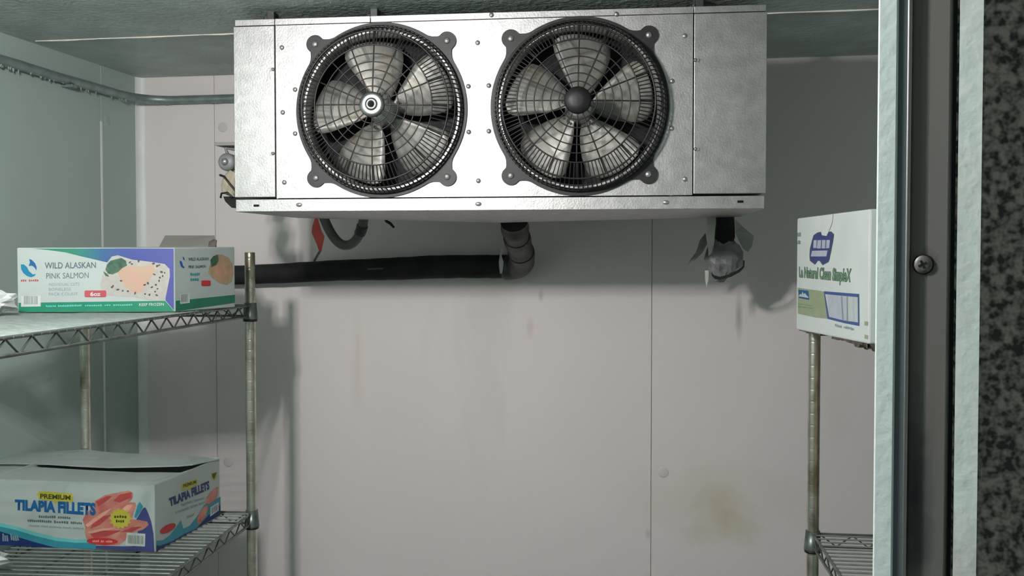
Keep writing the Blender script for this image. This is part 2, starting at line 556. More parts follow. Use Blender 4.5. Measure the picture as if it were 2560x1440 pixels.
# pan-head screw with a cross recess, turned to face out of the frame
rs = 0.0047
sq = FN.to_track_quat('Z', 'Y').to_matrix().to_4x4()
sm_ = MB().lathe([(rs * 1.02, -0.001), (rs, 0.0004), (rs * 0.9, 0.0010), (rs * 0.55, 0.0014), (0.0, 0.0015)], 28)
sc = sm_.build('jamb_screw', mat('dull_screw', (0.13, 0.125, 0.115), 0.5, 0.3, var=0.2, vscale=400), fr)
sc.matrix_local = Matrix.Translation(ps) @ sq
cr = MB()
for ang in (math.radians(25), math.radians(115)):
    u = Vector((math.cos(ang), math.sin(ang), 0)); w = Vector((-math.sin(ang), math.cos(ang), 0)); q = Vector((0, 0, 0.00165))
    L_, W_ = rs * 0.46, rs * 0.11
    pts = [q + u * L_ + w * W_, q - u * L_ + w * W_, q - u * L_ - w * W_, q + u * L_ - w * W_]
    cr.add(pts + [p - Vector((0, 0, 0.0006)) for p in pts], [(0, 1, 2, 3), (4, 5, 6, 7), (0, 1, 5, 4), (1, 2, 6, 5), (2, 3, 7, 6), (3, 0, 4, 7)])
cr.build('cross_recess', M_slot, sc)
MB().lathe([(rs * 1.12, 0.0), (rs * 1.12, 0.0003), (rs * 1.0, 0.0004), (rs * 1.0, 0.0)], 28).build('screw_rim', M_slot, sc)

# ------------------------------------------------------------------ ceiling lamp by the door (its light reaches the picture, the lamp itself is out of frame)
lamp = empty('ceiling_lamp', (LAMP_POS.x, LAMP_POS.y, ZC))
tag(lamp, 'round ceiling lamp with a bare white bulb just inside the doorway', 'lamp')
MB().lathe([(0.0, 0.0), (0.062, 0.0), (0.062, -0.012), (0.045, -0.028), (0.0, -0.028)], 28).build('lamp_base', M_lampbase, lamp)
mb_ = bpy.data.materials.new('bulb_glow'); mb_.use_nodes = True
eb = mb_.node_tree.nodes['Principled BSDF']
eb.inputs['Emission Color'].default_value = (*LAMP_COLOR, 1); eb.inputs['Emission Strength'].default_value = 12
hz = LAMP_POS.z - ZC
MB().lathe([(0.0, hz - 0.028), (0.012, hz - 0.026), (0.024, hz - 0.014), (0.028, hz), (0.023, hz + 0.016), (0.013, hz + 0.034), (0.012, -0.024)], 20).build('bulb', mb_, lamp)
ld = bpy.data.lights.new('lamp_light', 'POINT')
ld.energy = LAMP_POWER; ld.color = LAMP_COLOR; ld.shadow_soft_size = 0.045
lo = bpy.data.objects.new('lamp_light', ld); COL.objects.link(lo); lo.parent = lamp; lo.location = (0, 0, hz)

# ------------------------------------------------------------------ evaporator (unit cooler)
EA = math.radians(2.2)
EX = Vector((math.cos(EA), math.sin(EA), 0)); EY = Vector((-math.sin(EA), math.cos(EA), 0))
EP = at(1250, 290, 2.04)
eo = on_plane(1250, 527, EP, EY)
ev = empty('evaporator_unit', eo, EA)
tag(ev, 'galvanised twin-fan evaporator cooler hanging below the ceiling on the back wall', 'cooling unit')


def el(px, py, y=0.0):
    """pixel on the plane at depth y behind the evaporator's front, in the unit's own coordinates"""
    p = on_plane(px, py, EP + EY * y, EY) - eo
    return Vector((p.dot(EX), y, p.z))


xL, xR = el(586, 290).x, el(1916, 290).x
xLp, xRp = el(592, 515).x, el(1910, 510).x
zT = (el(900, 42).z + el(1500, 22).z) / 2
zTS = (el(640, 66).z + el(1500, 38).z) / 2                 # lower edge of the top strip
zB = (el(640, 497).z + el(1250, 493).z + el(1820, 488).z) / 3
zF = (el(620, 530).z + el(1250, 527).z + el(1890, 521).z) / 3
xS1, xS2 = el(689, 290).x, el(1733, 290).x
DE = 0.38
print('EVAP width %.3f height %.3f top %.3f (ceiling %.3f) front Y %.3f  gap %.3f' % (xR - xL, zT - zF, eo.z + zT, ZC, eo.y, ZC - eo.z - zT))

fans = []
for (cx, cy, rpx) in ((953, 276, 214), (1448, 266, 222.5)):
    c_ = el(cx, cy); r_ = (el(cx + rpx, cy).x - el(cx - rpx, cy).x) / 2
    fans.append((c_.x, c_.z, r_))
RF = (fans[0][2] + fans[1][2]) / 2
print('fan radius', RF)
HOLE = 0.895


def plate_with_hole(mb, x0, x1, z0, z1, cx, cz, r, y=0.0):
    angs = [2 * math.pi * i / 72 for i in range(72)]
    for (xx, zz) in ((x0, z0), (x1, z0), (x1, z1), (x0, z1)):
        angs.append(math.atan2(zz - cz, xx - cx) % (2 * math.pi))
    angs = sorted(set(round(a, 6) for a in angs))
    inn, out = [], []
    for a in angs:
        ca, sa = math.cos(a), math.sin(a)
        t = min((((x1 if ca > 0 else x0) - cx) / ca) if abs(ca) > 1e-9 else 1e9, (((z1 if sa > 0 else z0) - cz) / sa) if abs(sa) > 1e-9 else 1e9)
        inn.append((cx + r * ca, y, cz + r * sa)); out.append((cx + t * ca, y, cz + t * sa))
    m = len(angs)
    mb.add(inn + out, [(i, (i + 1) % m, m + (i + 1) % m, m + i) for i in range(m)])
    # rolled venturi lip going back into the housing
    prof = [(1.0, 0.0), (0.985, 0.004), (0.975, 0.012), (0.972, 0.035)]
    vs = [(cx + r * k * math.cos(a), y + d, cz + r * k * math.sin(a)) for (k, d) in prof for a in angs]
    mb.add(vs, [(j * m + i, j * m + (i + 1) % m, (j + 1) * m + (i + 1) % m, (j + 1) * m + i) for j in range(3) for i in range(m)], True)


g = 0.0012
xm = (fans[0][0] + fans[1][0]) / 2
pm = MB()
plate_with_hole(pm, xS1 + g, xm, zB + g, zTS - g, fans[0][0], fans[0][1], RF * HOLE)
plate_with_hole(pm, xm, xS2 - g, zB + g, zTS - g, fans[1][0], fans[1][1], RF * HOLE)
pm.build('front_panel', M_galv, ev)
# end covers, standing slightly proud
MB().box((xL, -0.002, zB + 0.0035), (xS1 - 0.0015, 0.10, zTS - g)).build('end_cover', M_galv, ev, 0.0012)
MB().box((xS2 + g, -0.0015, zB + 0.0035), (xR, 0.30, zTS - g)).build('end_cover', M_galv, ev, 0.0012)
# top cap strip in three lengths
xq = el(927, 48).x
for (a, b) in ((xL + 0.003, xS1 - 0.001), (xS1, xq - 0.001), (xq, xS2), (xS2 + 0.001, xR - 0.002)):
    MB().box((a, -0.0012, zTS), (b, 0.12, zT)).build('top_strip', M_galv, ev, 0.001)
# housing shell: top, back, ends
hs = MB()
hs.box((xS1, 0.0, zT - 0.004), (xR - 0.004, DE, zT - 0.001))
hs.box((xS1, DE - 0.003, zB), (xR - 0.004, DE, zT - 0.004))
hs.box((xS1, 0.004, zB), (xS1 + 0.003, DE - 0.003, zT - 0.004))
hs.box((xR - 0.2, 0.004, zB), (xR - 0.197, DE - 0.003, zT - 0.004))
hs.build('housing', M_galv_in, ev)
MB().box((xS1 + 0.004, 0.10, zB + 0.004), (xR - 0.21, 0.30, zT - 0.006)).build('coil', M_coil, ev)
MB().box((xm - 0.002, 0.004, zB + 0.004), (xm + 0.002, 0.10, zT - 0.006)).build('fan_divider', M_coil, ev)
# drain pan: folded lip in front, shallow trough sloping down to the middle of its rear edge
pa = MB()
yR = 0.34
rl, rc, rr_ = el(745, 545, yR), el(1250, 557, yR), el(1850, 542, yR)
lip0, lip1 = (xLp, -0.006, zB - 0.0), (xRp, -0.006, zB)
xmid = rc.x
fl = [(xLp, -0.006, zF), (xmid, -0.006, zF), (xRp, -0.006, zF)]
bl = [(rl.x, yR, rl.z), (rc.x, yR, rc.z), (rr_.x, yR, rr_.z)]
tf = [(xLp, -0.006, zB - 0.0015), (xmid, -0.006, zB - 0.0015), (xRp, -0.006, zB - 0.0015)]
tb = [(xLp, -0.003, zB - 0.0015), (xmid, -0.003, zB - 0.0015), (xRp, -0.003, zB - 0.0015)]
ub = [(rl.x, yR, zB - 0.0015), (rc.x, yR, zB - 0.0015), (rr_.x, yR, zB - 0.0015)]
V = fl + bl + tf + ub
pa.add(V, [(0, 1, 4, 3), (1, 2, 5, 4), (0, 1, 7, 6), (1, 2, 8, 7), (3, 4, 10, 9), (4, 5, 11, 10), (0, 3, 9, 6), (2, 5, 11, 8), (6, 7, 10, 9), (7, 8, 11, 10)])
pan = pa.build('drain_pan', M_galv, ev, 0.0012)
slot_me = MB().box((-0.0062, -0.0015, -0.0024), (0.0062, 0.001, 0.0024)).mesh('slot')
for (px, py) in ((641, 514), (1851, 504)):
    o = obj('pan_slot', slot_me, M_slot, pan); q = el(px, py, -0.006); o.location = (q.x, -0.0056, q.z)
scr_me = MB().lathe([(0.0052, 0.001), (0.0052, -0.0010), (0.0040, -0.0026), (0.0, -0.003)], 12, 'y').mesh('hex_screw')
for (px, py) in ((748, 512), (1196, 510), (1665, 506)):
    o = obj('screw', scr_me, M_screw, pan); q = el(px, py, -0.006); o.location = (q.x, -0.0058, q.z); o.scale = (1.35, 1, 0.9)
for (px, py) in ((705, 119), (707, 281), (711, 456), (738, 224), (738, 334), (1194, 107), (1171, 216), (1172, 330), (1196, 452),
                 (1222, 214), (1222, 328), (1712, 90), (1680, 203), (1679, 321), (1712, 448), (1229, 38), (1541, 36)):
    o = obj('screw', scr_me, None, ev); q = el(px, py, 0); o.location = (q.x, -0.0004 if py > 50 else -0.0014, q.z)
# quarter-turn clips on the cover seams
clip_me = MB().box((-0.008, -0.003, -0.0035), (0.002, 0.0, 0.0035)).lathe([(0.0035, 0.0), (0.0035, -0.004), (0.0, -0.0045)], 10, 'y').mesh('clip')
for (px, py, fl_) in ((684, 174, 1), (684, 384, 1), (1738, 151, -1), (1738, 373, -1)):
    o = obj('cover_clip', clip_me, M_screw, ev); q = el(px, py, 0); o.location = (q.x, -0.0016, q.z); o.scale = (fl_, 1, 1)
# hanger brackets between the top and the ceiling
for (px, py) in ((672, 44), (930, 36), (1745, 8)):
    q = el(px, py, 0.03)
    hb = MB().box((q.x - 0.014, 0.02, zT), (q.x + 0.014, 0.075, zT + 0.003)).box((q.x - 0.004, 0.03, zT + 0.003), (q.x + 0.012, 0.06, ZC - eo.z + 0.002))
    hb.lathe([(0.006, 0.0), (0.006, 0.010), (0.0, 0.011)], 8, 'z', (q.x - 0.008, 0.034, zT + 0.003), False)
    hb.build('hanger_bracket', M_tapedark, ev, 0.001)

# fan guards and rotors
R = RF
DOME = 0.078


def gy(k):
    """height of the guard's wires above the panel (negative y) at radius k * R"""
    if k <= 0.62:
        return -DOME + 0.006 * (k / 0.62) ** 2
    if k <= 0.84:
        t = (k - 0.62) / 0.22
        return -DOME + 0.006 + 0.012 * t * t
    t = min(1.0, (k - 0.84) / 0.12)
    return -(DOME - 0.018) * math.cos(t * math.pi / 2) - 0.004 * t


def ring_me(k, r, n=72, y=None):
    yy = gy(k) if y is None else y
    return MB().tube([(R * k * math.cos(2 * math.pi * i / n), yy, R * k * math.sin(2 * math.pi * i / n)) for i in range(n)], r, 6, True).mesh('ring')


rings = [ring_me(k, w) for (k, w) in ((0.205, 0.0013), (0.295, 0.0013), (0.385, 0.0013), (0.475, 0.0013), (0.565, 0.0013), (0.665, 0.0016), (0.835, 0.0020))]
rim_hi = ring_me(0.90, 0.0016); rim_lo = ring_me(0.945, 0.0020)
ks = [0.12, 0.25, 0.40, 0.55, 0.68, 0.78, 0.835]
spoke_me = MB().tube([(R * k, gy(k) + 0.0014, 0) for k in ks], 0.0015, 6).mesh('spoke')
NS = 112
fringe = MB()
kf = [0.665, 0.75, 0.835, 0.87, 0.905, 0.935, 0.955]
for i in range(NS):
    a = 2 * math.pi * i / NS
    if i % 6 == 0 and False:
        continue
    fringe.tube([(R * k * math.cos(a), gy(k) + 0.001, R * k * math.sin(a)) for k in kf], 0.0015, 4, False, False)
fringe_me = fringe.mesh('fringe')
# flange: flat annulus with four eared lugs
na = 160
fl_v, fl_f = [], []
ear_d, ear_r = 1.088, 0.105


def flange_r(a):
    """outer outline: the circle, swept out to an ear at each diagonal"""
    best = 1.0
    for q in range(4):
        ea = math.pi / 4 + q * math.pi / 2
        d = (a - ea + math.pi) % (2 * math.pi) - math.pi
        if abs(d) < 0.235:
            # ear disc seen from the centre
            s_ = ear_d * math.sin(abs(d))
            if s_ < ear_r:
                rr = ear_d * math.cos(d) + math.sqrt(ear_r ** 2 - s_ ** 2)
            else:
                rr = 0
            # fillet between the disc and the rim
            t = (0.235 - abs(d)) / (0.235 - 0.092)
            fil = 1.0 + 0.075 * max(0, min(1, t)) ** 2.4
            best = max(best, rr, fil)
    return best


angs = []
for i in range(na):
    angs.append(2 * math.pi * i / na)
for q in range(4):
    ea = math.pi / 4 + q * math.pi / 2
    for d in range(-14, 15):
        angs.append((ea + 0.0985 * d / 14) % (2 * math.pi))
angs = sorted(set(round(a, 5) for a in angs))
inn = [(R * 0.918 * math.cos(a), R * 0.918 * math.sin(a)) for a in angs]
out = [(R * flange_r(a) * math.cos(a), R * flange_r(a) * math.sin(a)) for a in angs]
m = len(angs)
fb = MB()
vs = [(x, -0.0045, z) for x, z in inn] + [(x, -0.0045, z) for x, z in out] + [(x, -0.0003, z) for x, z in inn] + [(x, -0.0003, z) for x, z in out]
fs = []
for i in range(m):
    j = (i + 1) % m
    fs += [(i, j, m + j, m + i), (2 * m + i, 2 * m + j, 3 * m + j, 3 * m + i), (m + i, m + j, 3 * m + j, 3 * m + i), (i, j, 2 * m + j, 2 * m + i)]
fb.add(vs, fs)
flange_me = fb.mesh('flange')
bolt_me = MB().lathe([(0.0070, 0.0), (0.0070, -0.0012), (0.0050, -0.0032), (0.0, -0.0038)], 14, 'y').mesh('bolt')
cap_chrome = MB().lathe([(0.140, 0.004), (0.140, -0.002), (0.132, -0.0042), (0.080, -0.0060), (0.070, -0.0050), (0.064, -0.0075), (0.036, -0.0090), (0.030, -0.0060), (0.0, -0.0050)], 40, 'y')
cap_chrome.v = [(x * R, y, z * R) for (x, y, z) in cap_chrome.v]
cap_ch_me = cap_chrome.mesh('cap')
cap_bk = MB().lathe([(0.146, 0.006), (0.146, -0.003), (0.132, -0.0075), (0.05, -0.0095), (0.0, -0.0100)], 40, 'y')
cap_bk.v = [(x * R, y, z * R) for (x, y, z) in cap_bk.v]
cap_bk_me = cap_bk.mesh('cap')
centre_me = MB().lathe([(0.0045, -0.004), (0.0045, -0.0066), (0.0, -0.0066)], 12, 'y').mesh('centre')


def blade_mesh():
    prof = [(0.13, 18, 18), (0.20, 26, 25), (0.30, 31, 29), (0.42, 31, 29), (0.55, 30, 28), (0.68, 29, 26), (0.77, 27, 23), (0.82, 24, 17), (0.845, 18, 8)]
    nn = 9
    top, fs = [], []
    for (k, lead, trail) in prof:
        for i in range(nn):
            s = i / (nn - 1)
            a = math.radians(-trail + (lead + trail) * s - 3 + 8 * k)
            camber = 0.004 * math.sin(math.pi * s)
            y = 0.030 - (s - 0.5) * 0.030 * min(1, 0.45 + k * 0.7) - camber
            top.append((R * k * math.cos(a), y, R * k * math.sin(a)))
    m_ = len(prof)
    b = MB()
    bot = [(x, y + 0.0015, z) for x, y, z in top]
    n0 = len(top)
    for j in range(m_ - 1):
        for i in range(nn - 1):
            q = (j * nn + i, j * nn + i + 1, (j + 1) * nn + i + 1, (j + 1) * nn + i)
            fs.append(q); fs.append(tuple(n0 + t for t in q[::-1]))
    edge = [j * nn for j in range(m_)] + [(m_ - 1) * nn + i for i in range(1, nn)] + [j * nn + nn - 1 for j in range(m_ - 2, -1, -1)]
    for i in range(len(edge) - 1):
        fs.append((edge[i], edge[i + 1], n0 + edge[i + 1], n0 + edge[i]))
    b.add(top + bot, fs, True)
    return b.mesh('blade')


blade_me = blade_mesh()
rotor_me = MB().lathe([(0.0, -0.002), (0.020, -0.002), (0.026, 0.004), (0.030, 0.012), (0.033, 0.030), (0.033, 0.075), (0.0, 0.075)], 28, 'y').mesh('rotor')
rivet_me = MB().lathe([(0.0035, 0.0), (0.003, -0.002), (0.0, -0.003)], 8, 'y').mesh('rivet')
for fi, (fx, fz, _r) in enumerate(fans):
    gd = obj('fan_guard', flange_me, M_black, ev); gd.location = (fx, 0, fz)
    if fi == 0:
        gd['label'] = 'black wire fan guard with a bright metal centre cap'
    else:
        gd['label'] = 'black wire fan guard with a black centre cap'
    for q in range(4):
        ea = math.pi / 4 + q * math.pi / 2
        o = obj('bolt', bolt_me, M_screw, gd); o.location = (R * ear_d * math.cos(ea), -0.0045, R * ear_d * math.sin(ea))
    for rm in rings + [rim_hi, rim_lo]:
        o = obj('guard_ring', rm, M_blackwire, gd)
    for i in range(16):
        o = obj('guard_spoke', spoke_me, M_blackwire, gd); o.rotation_euler = (0, 2 * math.pi * i / 16 + 0.02, 0)
    o = obj('rim_wires', fringe_me, M_greywire, gd); o['kind'] = 'stuff'
    o = obj('centre_cap', cap_ch_me if fi == 0 else cap_bk_me, M_chrome if fi == 0 else M_black, gd); o.location = (0, -DOME - 0.001, 0)
    if fi == 0:
        o['label'] = 'bright turned metal centre cap'
        o = obj('centre_recess', centre_me, M_slot, gd); o.location = (0, -DOME - 0.001, 0)
    ro = obj('fan_rotor', rotor_me, M_galv, ev); ro.location = (fx, 0.005, fz)
    base = 60 if fi == 0 else 47
    for i in range(5):
        bl_ = obj('fan_blade', blade_me, M_blade, ro)
        bl_.rotation_euler = (0, -math.radians(base + 36 + 72 * i), 0)
        a = math.radians(base + 36 + 72 * i)
    for i in range(5):
        for s in (-0.22, 0.10):
            a = math.radians(base + 36 + 72 * i) + s
            o = obj('rivet', rivet_me, M_chrome, ro); o.location = (R * 0.205 * math.cos(a), 0.012, R * 0.205 * math.sin(a))

# exposed valve and pipe ends at the left end of the unit
yv = 0.13
vb = lambda px, py, y=yv: el(px, py, y)
a, b = vb(546, 358), vb(588, 366)
MB().hexa([(a.x, yv - .02, b.z), (b.x + .02, yv - .02, b.z), (b.x + .02, yv + .06, b.z), (a.x + .006, yv + .06, b.z)],
          [(a.x - .003, yv - .02, a.z), (b.x + .02, yv - .02, a.z), (b.x + .02, yv + .06, a.z), (a.x, yv + .06, a.z)]).build('end_bracket', M_cardgrey, ev, 0.0008)
q = vb(568, 406)
vv = MB().lathe([(0.0, -0.016), (0.016, -0.016), (0.021, -0.010), (0.021, 0.012), (0.012, 0.02), (0.0, 0.02)], 18, 'y', (q.x + 0.003, yv, q.z))
vv.tube([(q.x + 0.003, yv, q.z + 0.015), (q.x - 0.004, yv, q.z + 0.034), (q.x + 0.03, yv + 0.01, q.z + 0.03)], 0.005, 8)
vv = vv.build('expansion_valve', M_tape, ev)
MB().lathe([(0.009, -0.0165), (0.007, -0.022), (0.0, -0.023)], 12, 'y', (q.x + 0.001, yv, q.z)).build('valve_stem', M_screw, vv)
q = vb(572, 456)
fm = MB().tube([(q.x - 0.010, yv, q.z - 0.028), (q.x - 0.004, yv, q.z - 0.012), (q.x + 0.002, yv, q.z + 0.008), (q.x + 0.012, yv, q.z + 0.026)], [0.008, 0.015, 0.015, 0.010], 12)
fm.tube([(q.x + 0.006, yv - 0.004, q.z - 0.03), (q.x + 0.014, yv - 0.004, q.z + 0.0), (q.x + 0.02, yv, q.z + 0.02)], [0.010, 0.015, 0.010], 10)
fo = fm.build('foam_wrap', mat('tan_foam', (0.42, 0.37, 0.28), 0.8, var=0.12, vscale=60, bump=0.4, bscale=90), ev)
fo['label'] = 'tan foam wrap round the pipe'
MB().tube([(q.x - 0.014, yv - 0.018, q.z + 0.016), (q.x - 0.002, yv - 0.022, q.z + 0.012), (q.x + 0.012, yv - 0.022, q.z - 0.006), (q.x + 0.024, yv - 0.016, q.z - 0.022)], 0.0028, 8) \
    .tube([(q.x - 0.012, yv - 0.02, q.z - 0.038), (q.x - 0.008, yv - 0.024, q.z - 0.028), (q.x + 0.006, yv - 0.024, q.z - 0.026), (q.x + 0.016, yv - 0.02, q.z - 0.036)], 0.0026, 8).build('black_cable', M_black, ev)
a, b, c_ = vb(563, 492), vb(594, 492), vb(588, 520)
MB().add([(a.x, yv - .012, a.z), (b.x + .02, yv - .012, b.z), (b.x + .02, yv - .012, c_.z - .004), (c_.x - .004, yv - .012, c_.z), (a.x + .005, yv - .012, a.z - .012)]
         + [(a.x, yv + .03, a.z), (b.x + .02, yv + .03, b.z), (b.x + .02, yv + .03, c_.z - .004), (c_.x - .004, yv + .03, c_.z), (a.x + .005, yv + .03, a.z - .012)],
         [(0, 1, 2, 3, 4), (5, 6, 7, 8, 9), (0, 1, 6, 5), (1, 2, 7, 6), (2, 3, 8, 7), (3, 4, 9, 8), (4, 0, 5, 9)]).build('drip_flap', M_foam, ev)

# ------------------------------------------------------------------ pipes, hose, tag and conduit on the back wall
YP = 2.656
pts = [on_y(px, py, YP) for (px, py) in ((470, 690), (600, 687), (700, 684), (800, 678), (900, 674), (1000, 671), (1100, 667), (1200, 666), (1272, 666))]
rr = [0.0275, 0.0285, 0.0295, 0.030, 0.0315, 0.0330, 0.0335, 0.0340, 0.0335]
pt2, r2 = [], []
for i in range(len(pts) - 1):
    for k in range(4):
        t = k / 4
        pt2.append(pts[i].lerp(pts[i + 1], t) + Vector((0, 0, rnd.uniform(-.0007, .0007)))); r2.append(rr[i] * (1 - t) + rr[i + 1] * t + rnd.uniform(-.0007, .0007))
pt2.append(pts[-1]); r2.append(rr[-1])
pipe = empty('insulated_pipe', (0, 0, 0))
tag(pipe, 'long black foam-insulated pipe running level below the cooling unit', 'pipe')
pipe.location = pts[4]
off = -pts[4]
MB().tube([p + off for p in pt2], r2, 20).build('foam_sleeve', M_foam, pipe)
e0 = on_y(1262, 668, YP)
el_pts = [e0 + Vector((0, 0, 0)), on_y(1292, 668, 2.645), on_y(1306, 648, 2.60), on_y(1300, 622, 2.54), on_y(1293, 596, 2.48), on_y(1288, 574, 2.43), on_y(1285, 553, 2.40)]
# smooth the elbow
sm = []
for i in range(len(el_pts) - 1):
    p0 = el_pts[max(0, i - 1)]; p1 = el_pts[i]; p2 = el_pts[i + 1]; p3 = el_pts[min(len(el_pts) - 1, i + 2)]
    for k in range(4):
        t = k / 4
        sm.append(0.5 * ((2 * p1) + (p2 - p0) * t + (2 * p0 - 5 * p1 + 4 * p2 - p3) * t * t + (3 * p1 - p0 - 3 * p2 + p3) * t ** 3))
sm.append(el_pts[-1])
re = [0.0345 + 0.0014 * math.sin(i * 1.3) for i in range(len(sm))]
MB().tube([p + off for p in sm], re, 18).build('taped_elbow', M_tapedark, pipe)
# tape bands around the elbow
for j, (i0, i1) in enumerate(((7, 11), (13, 17), (20, 24))):
    MB().tube([p + off for p in sm[i0:i1 + 1]], [re[i] + 0.0014 for i in range(i0, i1 + 1)], 18, False, False).build('tape_band', M_tapedark, pipe)
# white torn tape end
w0 = [(1254, 618), (1262, 628), (1256, 632), (1254, 640), (1259, 655), (1257, 672), (1255, 684), (1250, 684), (1248, 668), (1247, 655), (1249, 640), (1250, 628)]
wv = [on_y(px, py, YP - 0.036) + off for px, py in w0]
nn = len(wv)
MB().add(wv + [p + Vector((0, 0.0012, 0)) for p in wv], [tuple(range(nn)), tuple(range(nn, 2 * nn))] + [(i, (i + 1) % nn, nn + (i + 1) % nn, nn + i) for i in range(nn)]).build('torn_tape', M_tapelight, pipe)
mk = [on_y(px, py, YP - 0.0345) + off for px, py in ((918, 671), (958, 669), (958, 673), (918, 675))]
MB().add(mk + [p + Vector((0, 0.003, 0)) for p in mk], [(0, 1, 2, 3), (4, 5, 6, 7), (0, 1, 5, 4), (1, 2, 6, 5), (2, 3, 7, 6), (3, 0, 4, 7)]).build('printed_mark', M_tapedark, pipe)

# grey hose loop
hp = [(808, 540), (816, 560), (826, 580), (840, 600), (856, 612), (873, 612), (888, 602), (899, 584), (906, 564), (910, 540)]
hy = [2.42, 2.42, 2.425, 2.43, 2.435, 2.44, 2.44, 2.43, 2.42, 2.41]
hv = [on_y(px, py, y) for (px, py), y in zip(hp, hy)]
h0 = hv[4].copy()
ho = empty('drain_hose', h0)
tag(ho, 'short grey drain hose sagging in a loop below the cooling unit', 'hose')
sm2 = []
for i in range(len(hv) - 1):
    p0 = hv[max(0, i - 1)]; p1 = hv[i]; p2 = hv[i + 1]; p3 = hv[min(len(hv) - 1, i + 2)]
    for k in range(4):
        t = k / 4
        sm2.append(0.5 * ((2 * p1) + (p2 - p0) * t + (2 * p0 - 5 * p1 + 4 * p2 - p3) * t * t + (3 * p1 - p0 - 3 * p2 + p3) * t ** 3))
sm2.append(hv[-1])
MB().tube([p - h0 for p in sm2], 0.0128, 14).build('hose_tube', M_hose, ho)
MB().tube([p - h0 for p in sm2[-9:-4]], 0.0152, 14).build('hose_coupling', M_tapedark, ho)

# red tag hung by a black tie
tp = [(789, 541), (781, 564), (779, 582), (786, 598), (792, 611), (798, 629), (803, 629), (807, 610), (811, 591), (804, 579), (799, 562), (793, 541)]
ty = [2.405 + 0.006 * math.sin(i * 0.9) for i in range(len(tp))]
tv = [on_y(px, py, y) for (px, py), y in zip(tp, ty)]
t0 = tv[5].copy()
tg = empty('warning_tag', t0)
tag(tg, 'red ribbon tag on a black tie hanging beside the grey hose', 'tag')
nn = len(tv)
tq = [p - t0 for p in tv]
MB().add(tq + [p + Vector((0, 0.0015, 0)) for p in tq], [(0, 1, 10, 11), (1, 2, 9, 10), (2, 3, 8, 9), (3, 4, 7, 8), (4, 5, 6, 7)] + [(12, 13, 22, 23), (13, 14, 21, 22), (14, 15, 20, 21), (15, 16, 19, 20), (16, 17, 18, 19)]
         + [(i, (i + 1) % nn, nn + (i + 1) % nn, nn + i) for i in range(nn)]).build('ribbon', M_red, tg)
MB().tube([on_y(801, 626, 2.405) - t0, on_y(793, 640, 2.47) - t0, on_y(786, 652, 2.60) - t0], 0.0036, 8).build('cable_tie', M_black, tg)
# loose wire end
wv = [on_y(px, py, y) for px, py, y in ((958, 540, 2.39), (966, 553, 2.40), (976, 559, 2.405), (985, 569, 2.41))]
wo = MB().tube([p - wv[0] for p in wv], [0.0035, 0.004, 0.0042, 0.003], 8).build('wire_end', M_black)
wo.location = wv[0]
tag(wo, 'loose black wire end poking out below the cooling unit', 'wire')

# taped pipe stub at the right
yt = 2.43
s0 = on_y(1812, 640, yt)
st = empty('taped_pipe_stub', s0)
tag(st, 'short pipe stub wrapped in torn grey tape under the unit\'s right end', 'pipe')
q = lambda px, py, y=yt: on_y(px, py, y) - s0
MB().tube([q(1812, 532), q(1813, 560), q(1812, 590), q(1806, 618)], [0.0225, 0.0235, 0.0255, 0.021], 16).build('foam_sleeve', M_foam, st)
tb_ = MB()
prof = [(1806, 598, 0.024), (1808, 612, 0.036), (1812, 630, 0.046), (1812, 648, 0.048), (1812, 662, 0.044), (1806, 676, 0.034), (1802, 690, 0.022), (1800, 704, 0.010)]
vs, nr = [], 20
for (px, py, r) in prof:
    cpt = q(px, py)
    for k in range(nr):
        a = 2 * math.pi * k / nr
        w = r * (1 + 0.10 * math.sin(3 * a + py * 0.21) + rnd.uniform(-0.06, 0.06))
        vs.append(cpt + Vector((w * math.cos(a), 0.75 * w * math.sin(a), rnd.uniform(-.003, .003))))
tb_.add(vs, [(j * nr + k, j * nr + (k + 1) % nr, (j + 1) * nr + (k + 1) % nr, (j + 1) * nr + k) for j in range(len(prof) - 1) for k in range(nr)], False)
tb_.add(vs[-nr:], [tuple(range(nr))])
tb_.build('tape_wrap', M_tape, st)


def flap(name, pxs, y, m, th=0.0012):
    ys_ = y if isinstance(y, (list, tuple)) else [y] * len(pxs)
    v = [on_y(px, py, yy) - s0 for (px, py), yy in zip(pxs, ys_)]
    n_ = len(v)
    return MB().add(v + [p + Vector((0, th, 0)) for p in v], [tuple(range(n_)), tuple(range(n_, 2 * n_))] + [(i, (i + 1) % n_, n_ + (i + 1) % n_, n_ + i) for i in range(n_)]).build(name, m, st)


flap('tape_tail', [(1767, 535), (1790, 535), (1788, 570), (1786, 605), (1780, 630), (1772, 640), (1768, 600)], [yt - .02, yt - .02, yt - .03, yt - .04, yt - .046, yt - .046, yt - .03], M_tapelight)
flap('tape_tail', [(1838, 548), (1855, 565), (1872, 580), (1885, 590), (1880, 615), (1870, 630), (1858, 622), (1846, 600), (1838, 580)], [yt - .01, yt, yt, yt, yt + .01, yt + .01, yt, yt - .02, yt - .02], mat('mid_tape', (0.36, 0.37, 0.36), 0.5, var=0.1, vscale=25))
flap('tape_tail', [(1764, 582), (1768, 610), (1756, 632), (1736, 652), (1716, 672), (1722, 655), (1740, 630), (1750, 600)], [yt, yt - .03, yt - .01, yt, yt + .01, yt + .01, yt, yt], M_tape)
flap('tape_edge', [(1778, 678), (1784, 688), (1800, 692), (1822, 686), (1846, 674), (1858, 664), (1858, 650), (1862, 652), (1861, 668), (1850, 680), (1828, 692), (1802, 699), (1788, 698), (1780, 690)], [yt - .040] * 14, M_foam)
flap('tape_tail', [(1762, 676), (1772, 676), (1771, 700), (1766, 718), (1763, 700)], yt - .01, M_tapelight)

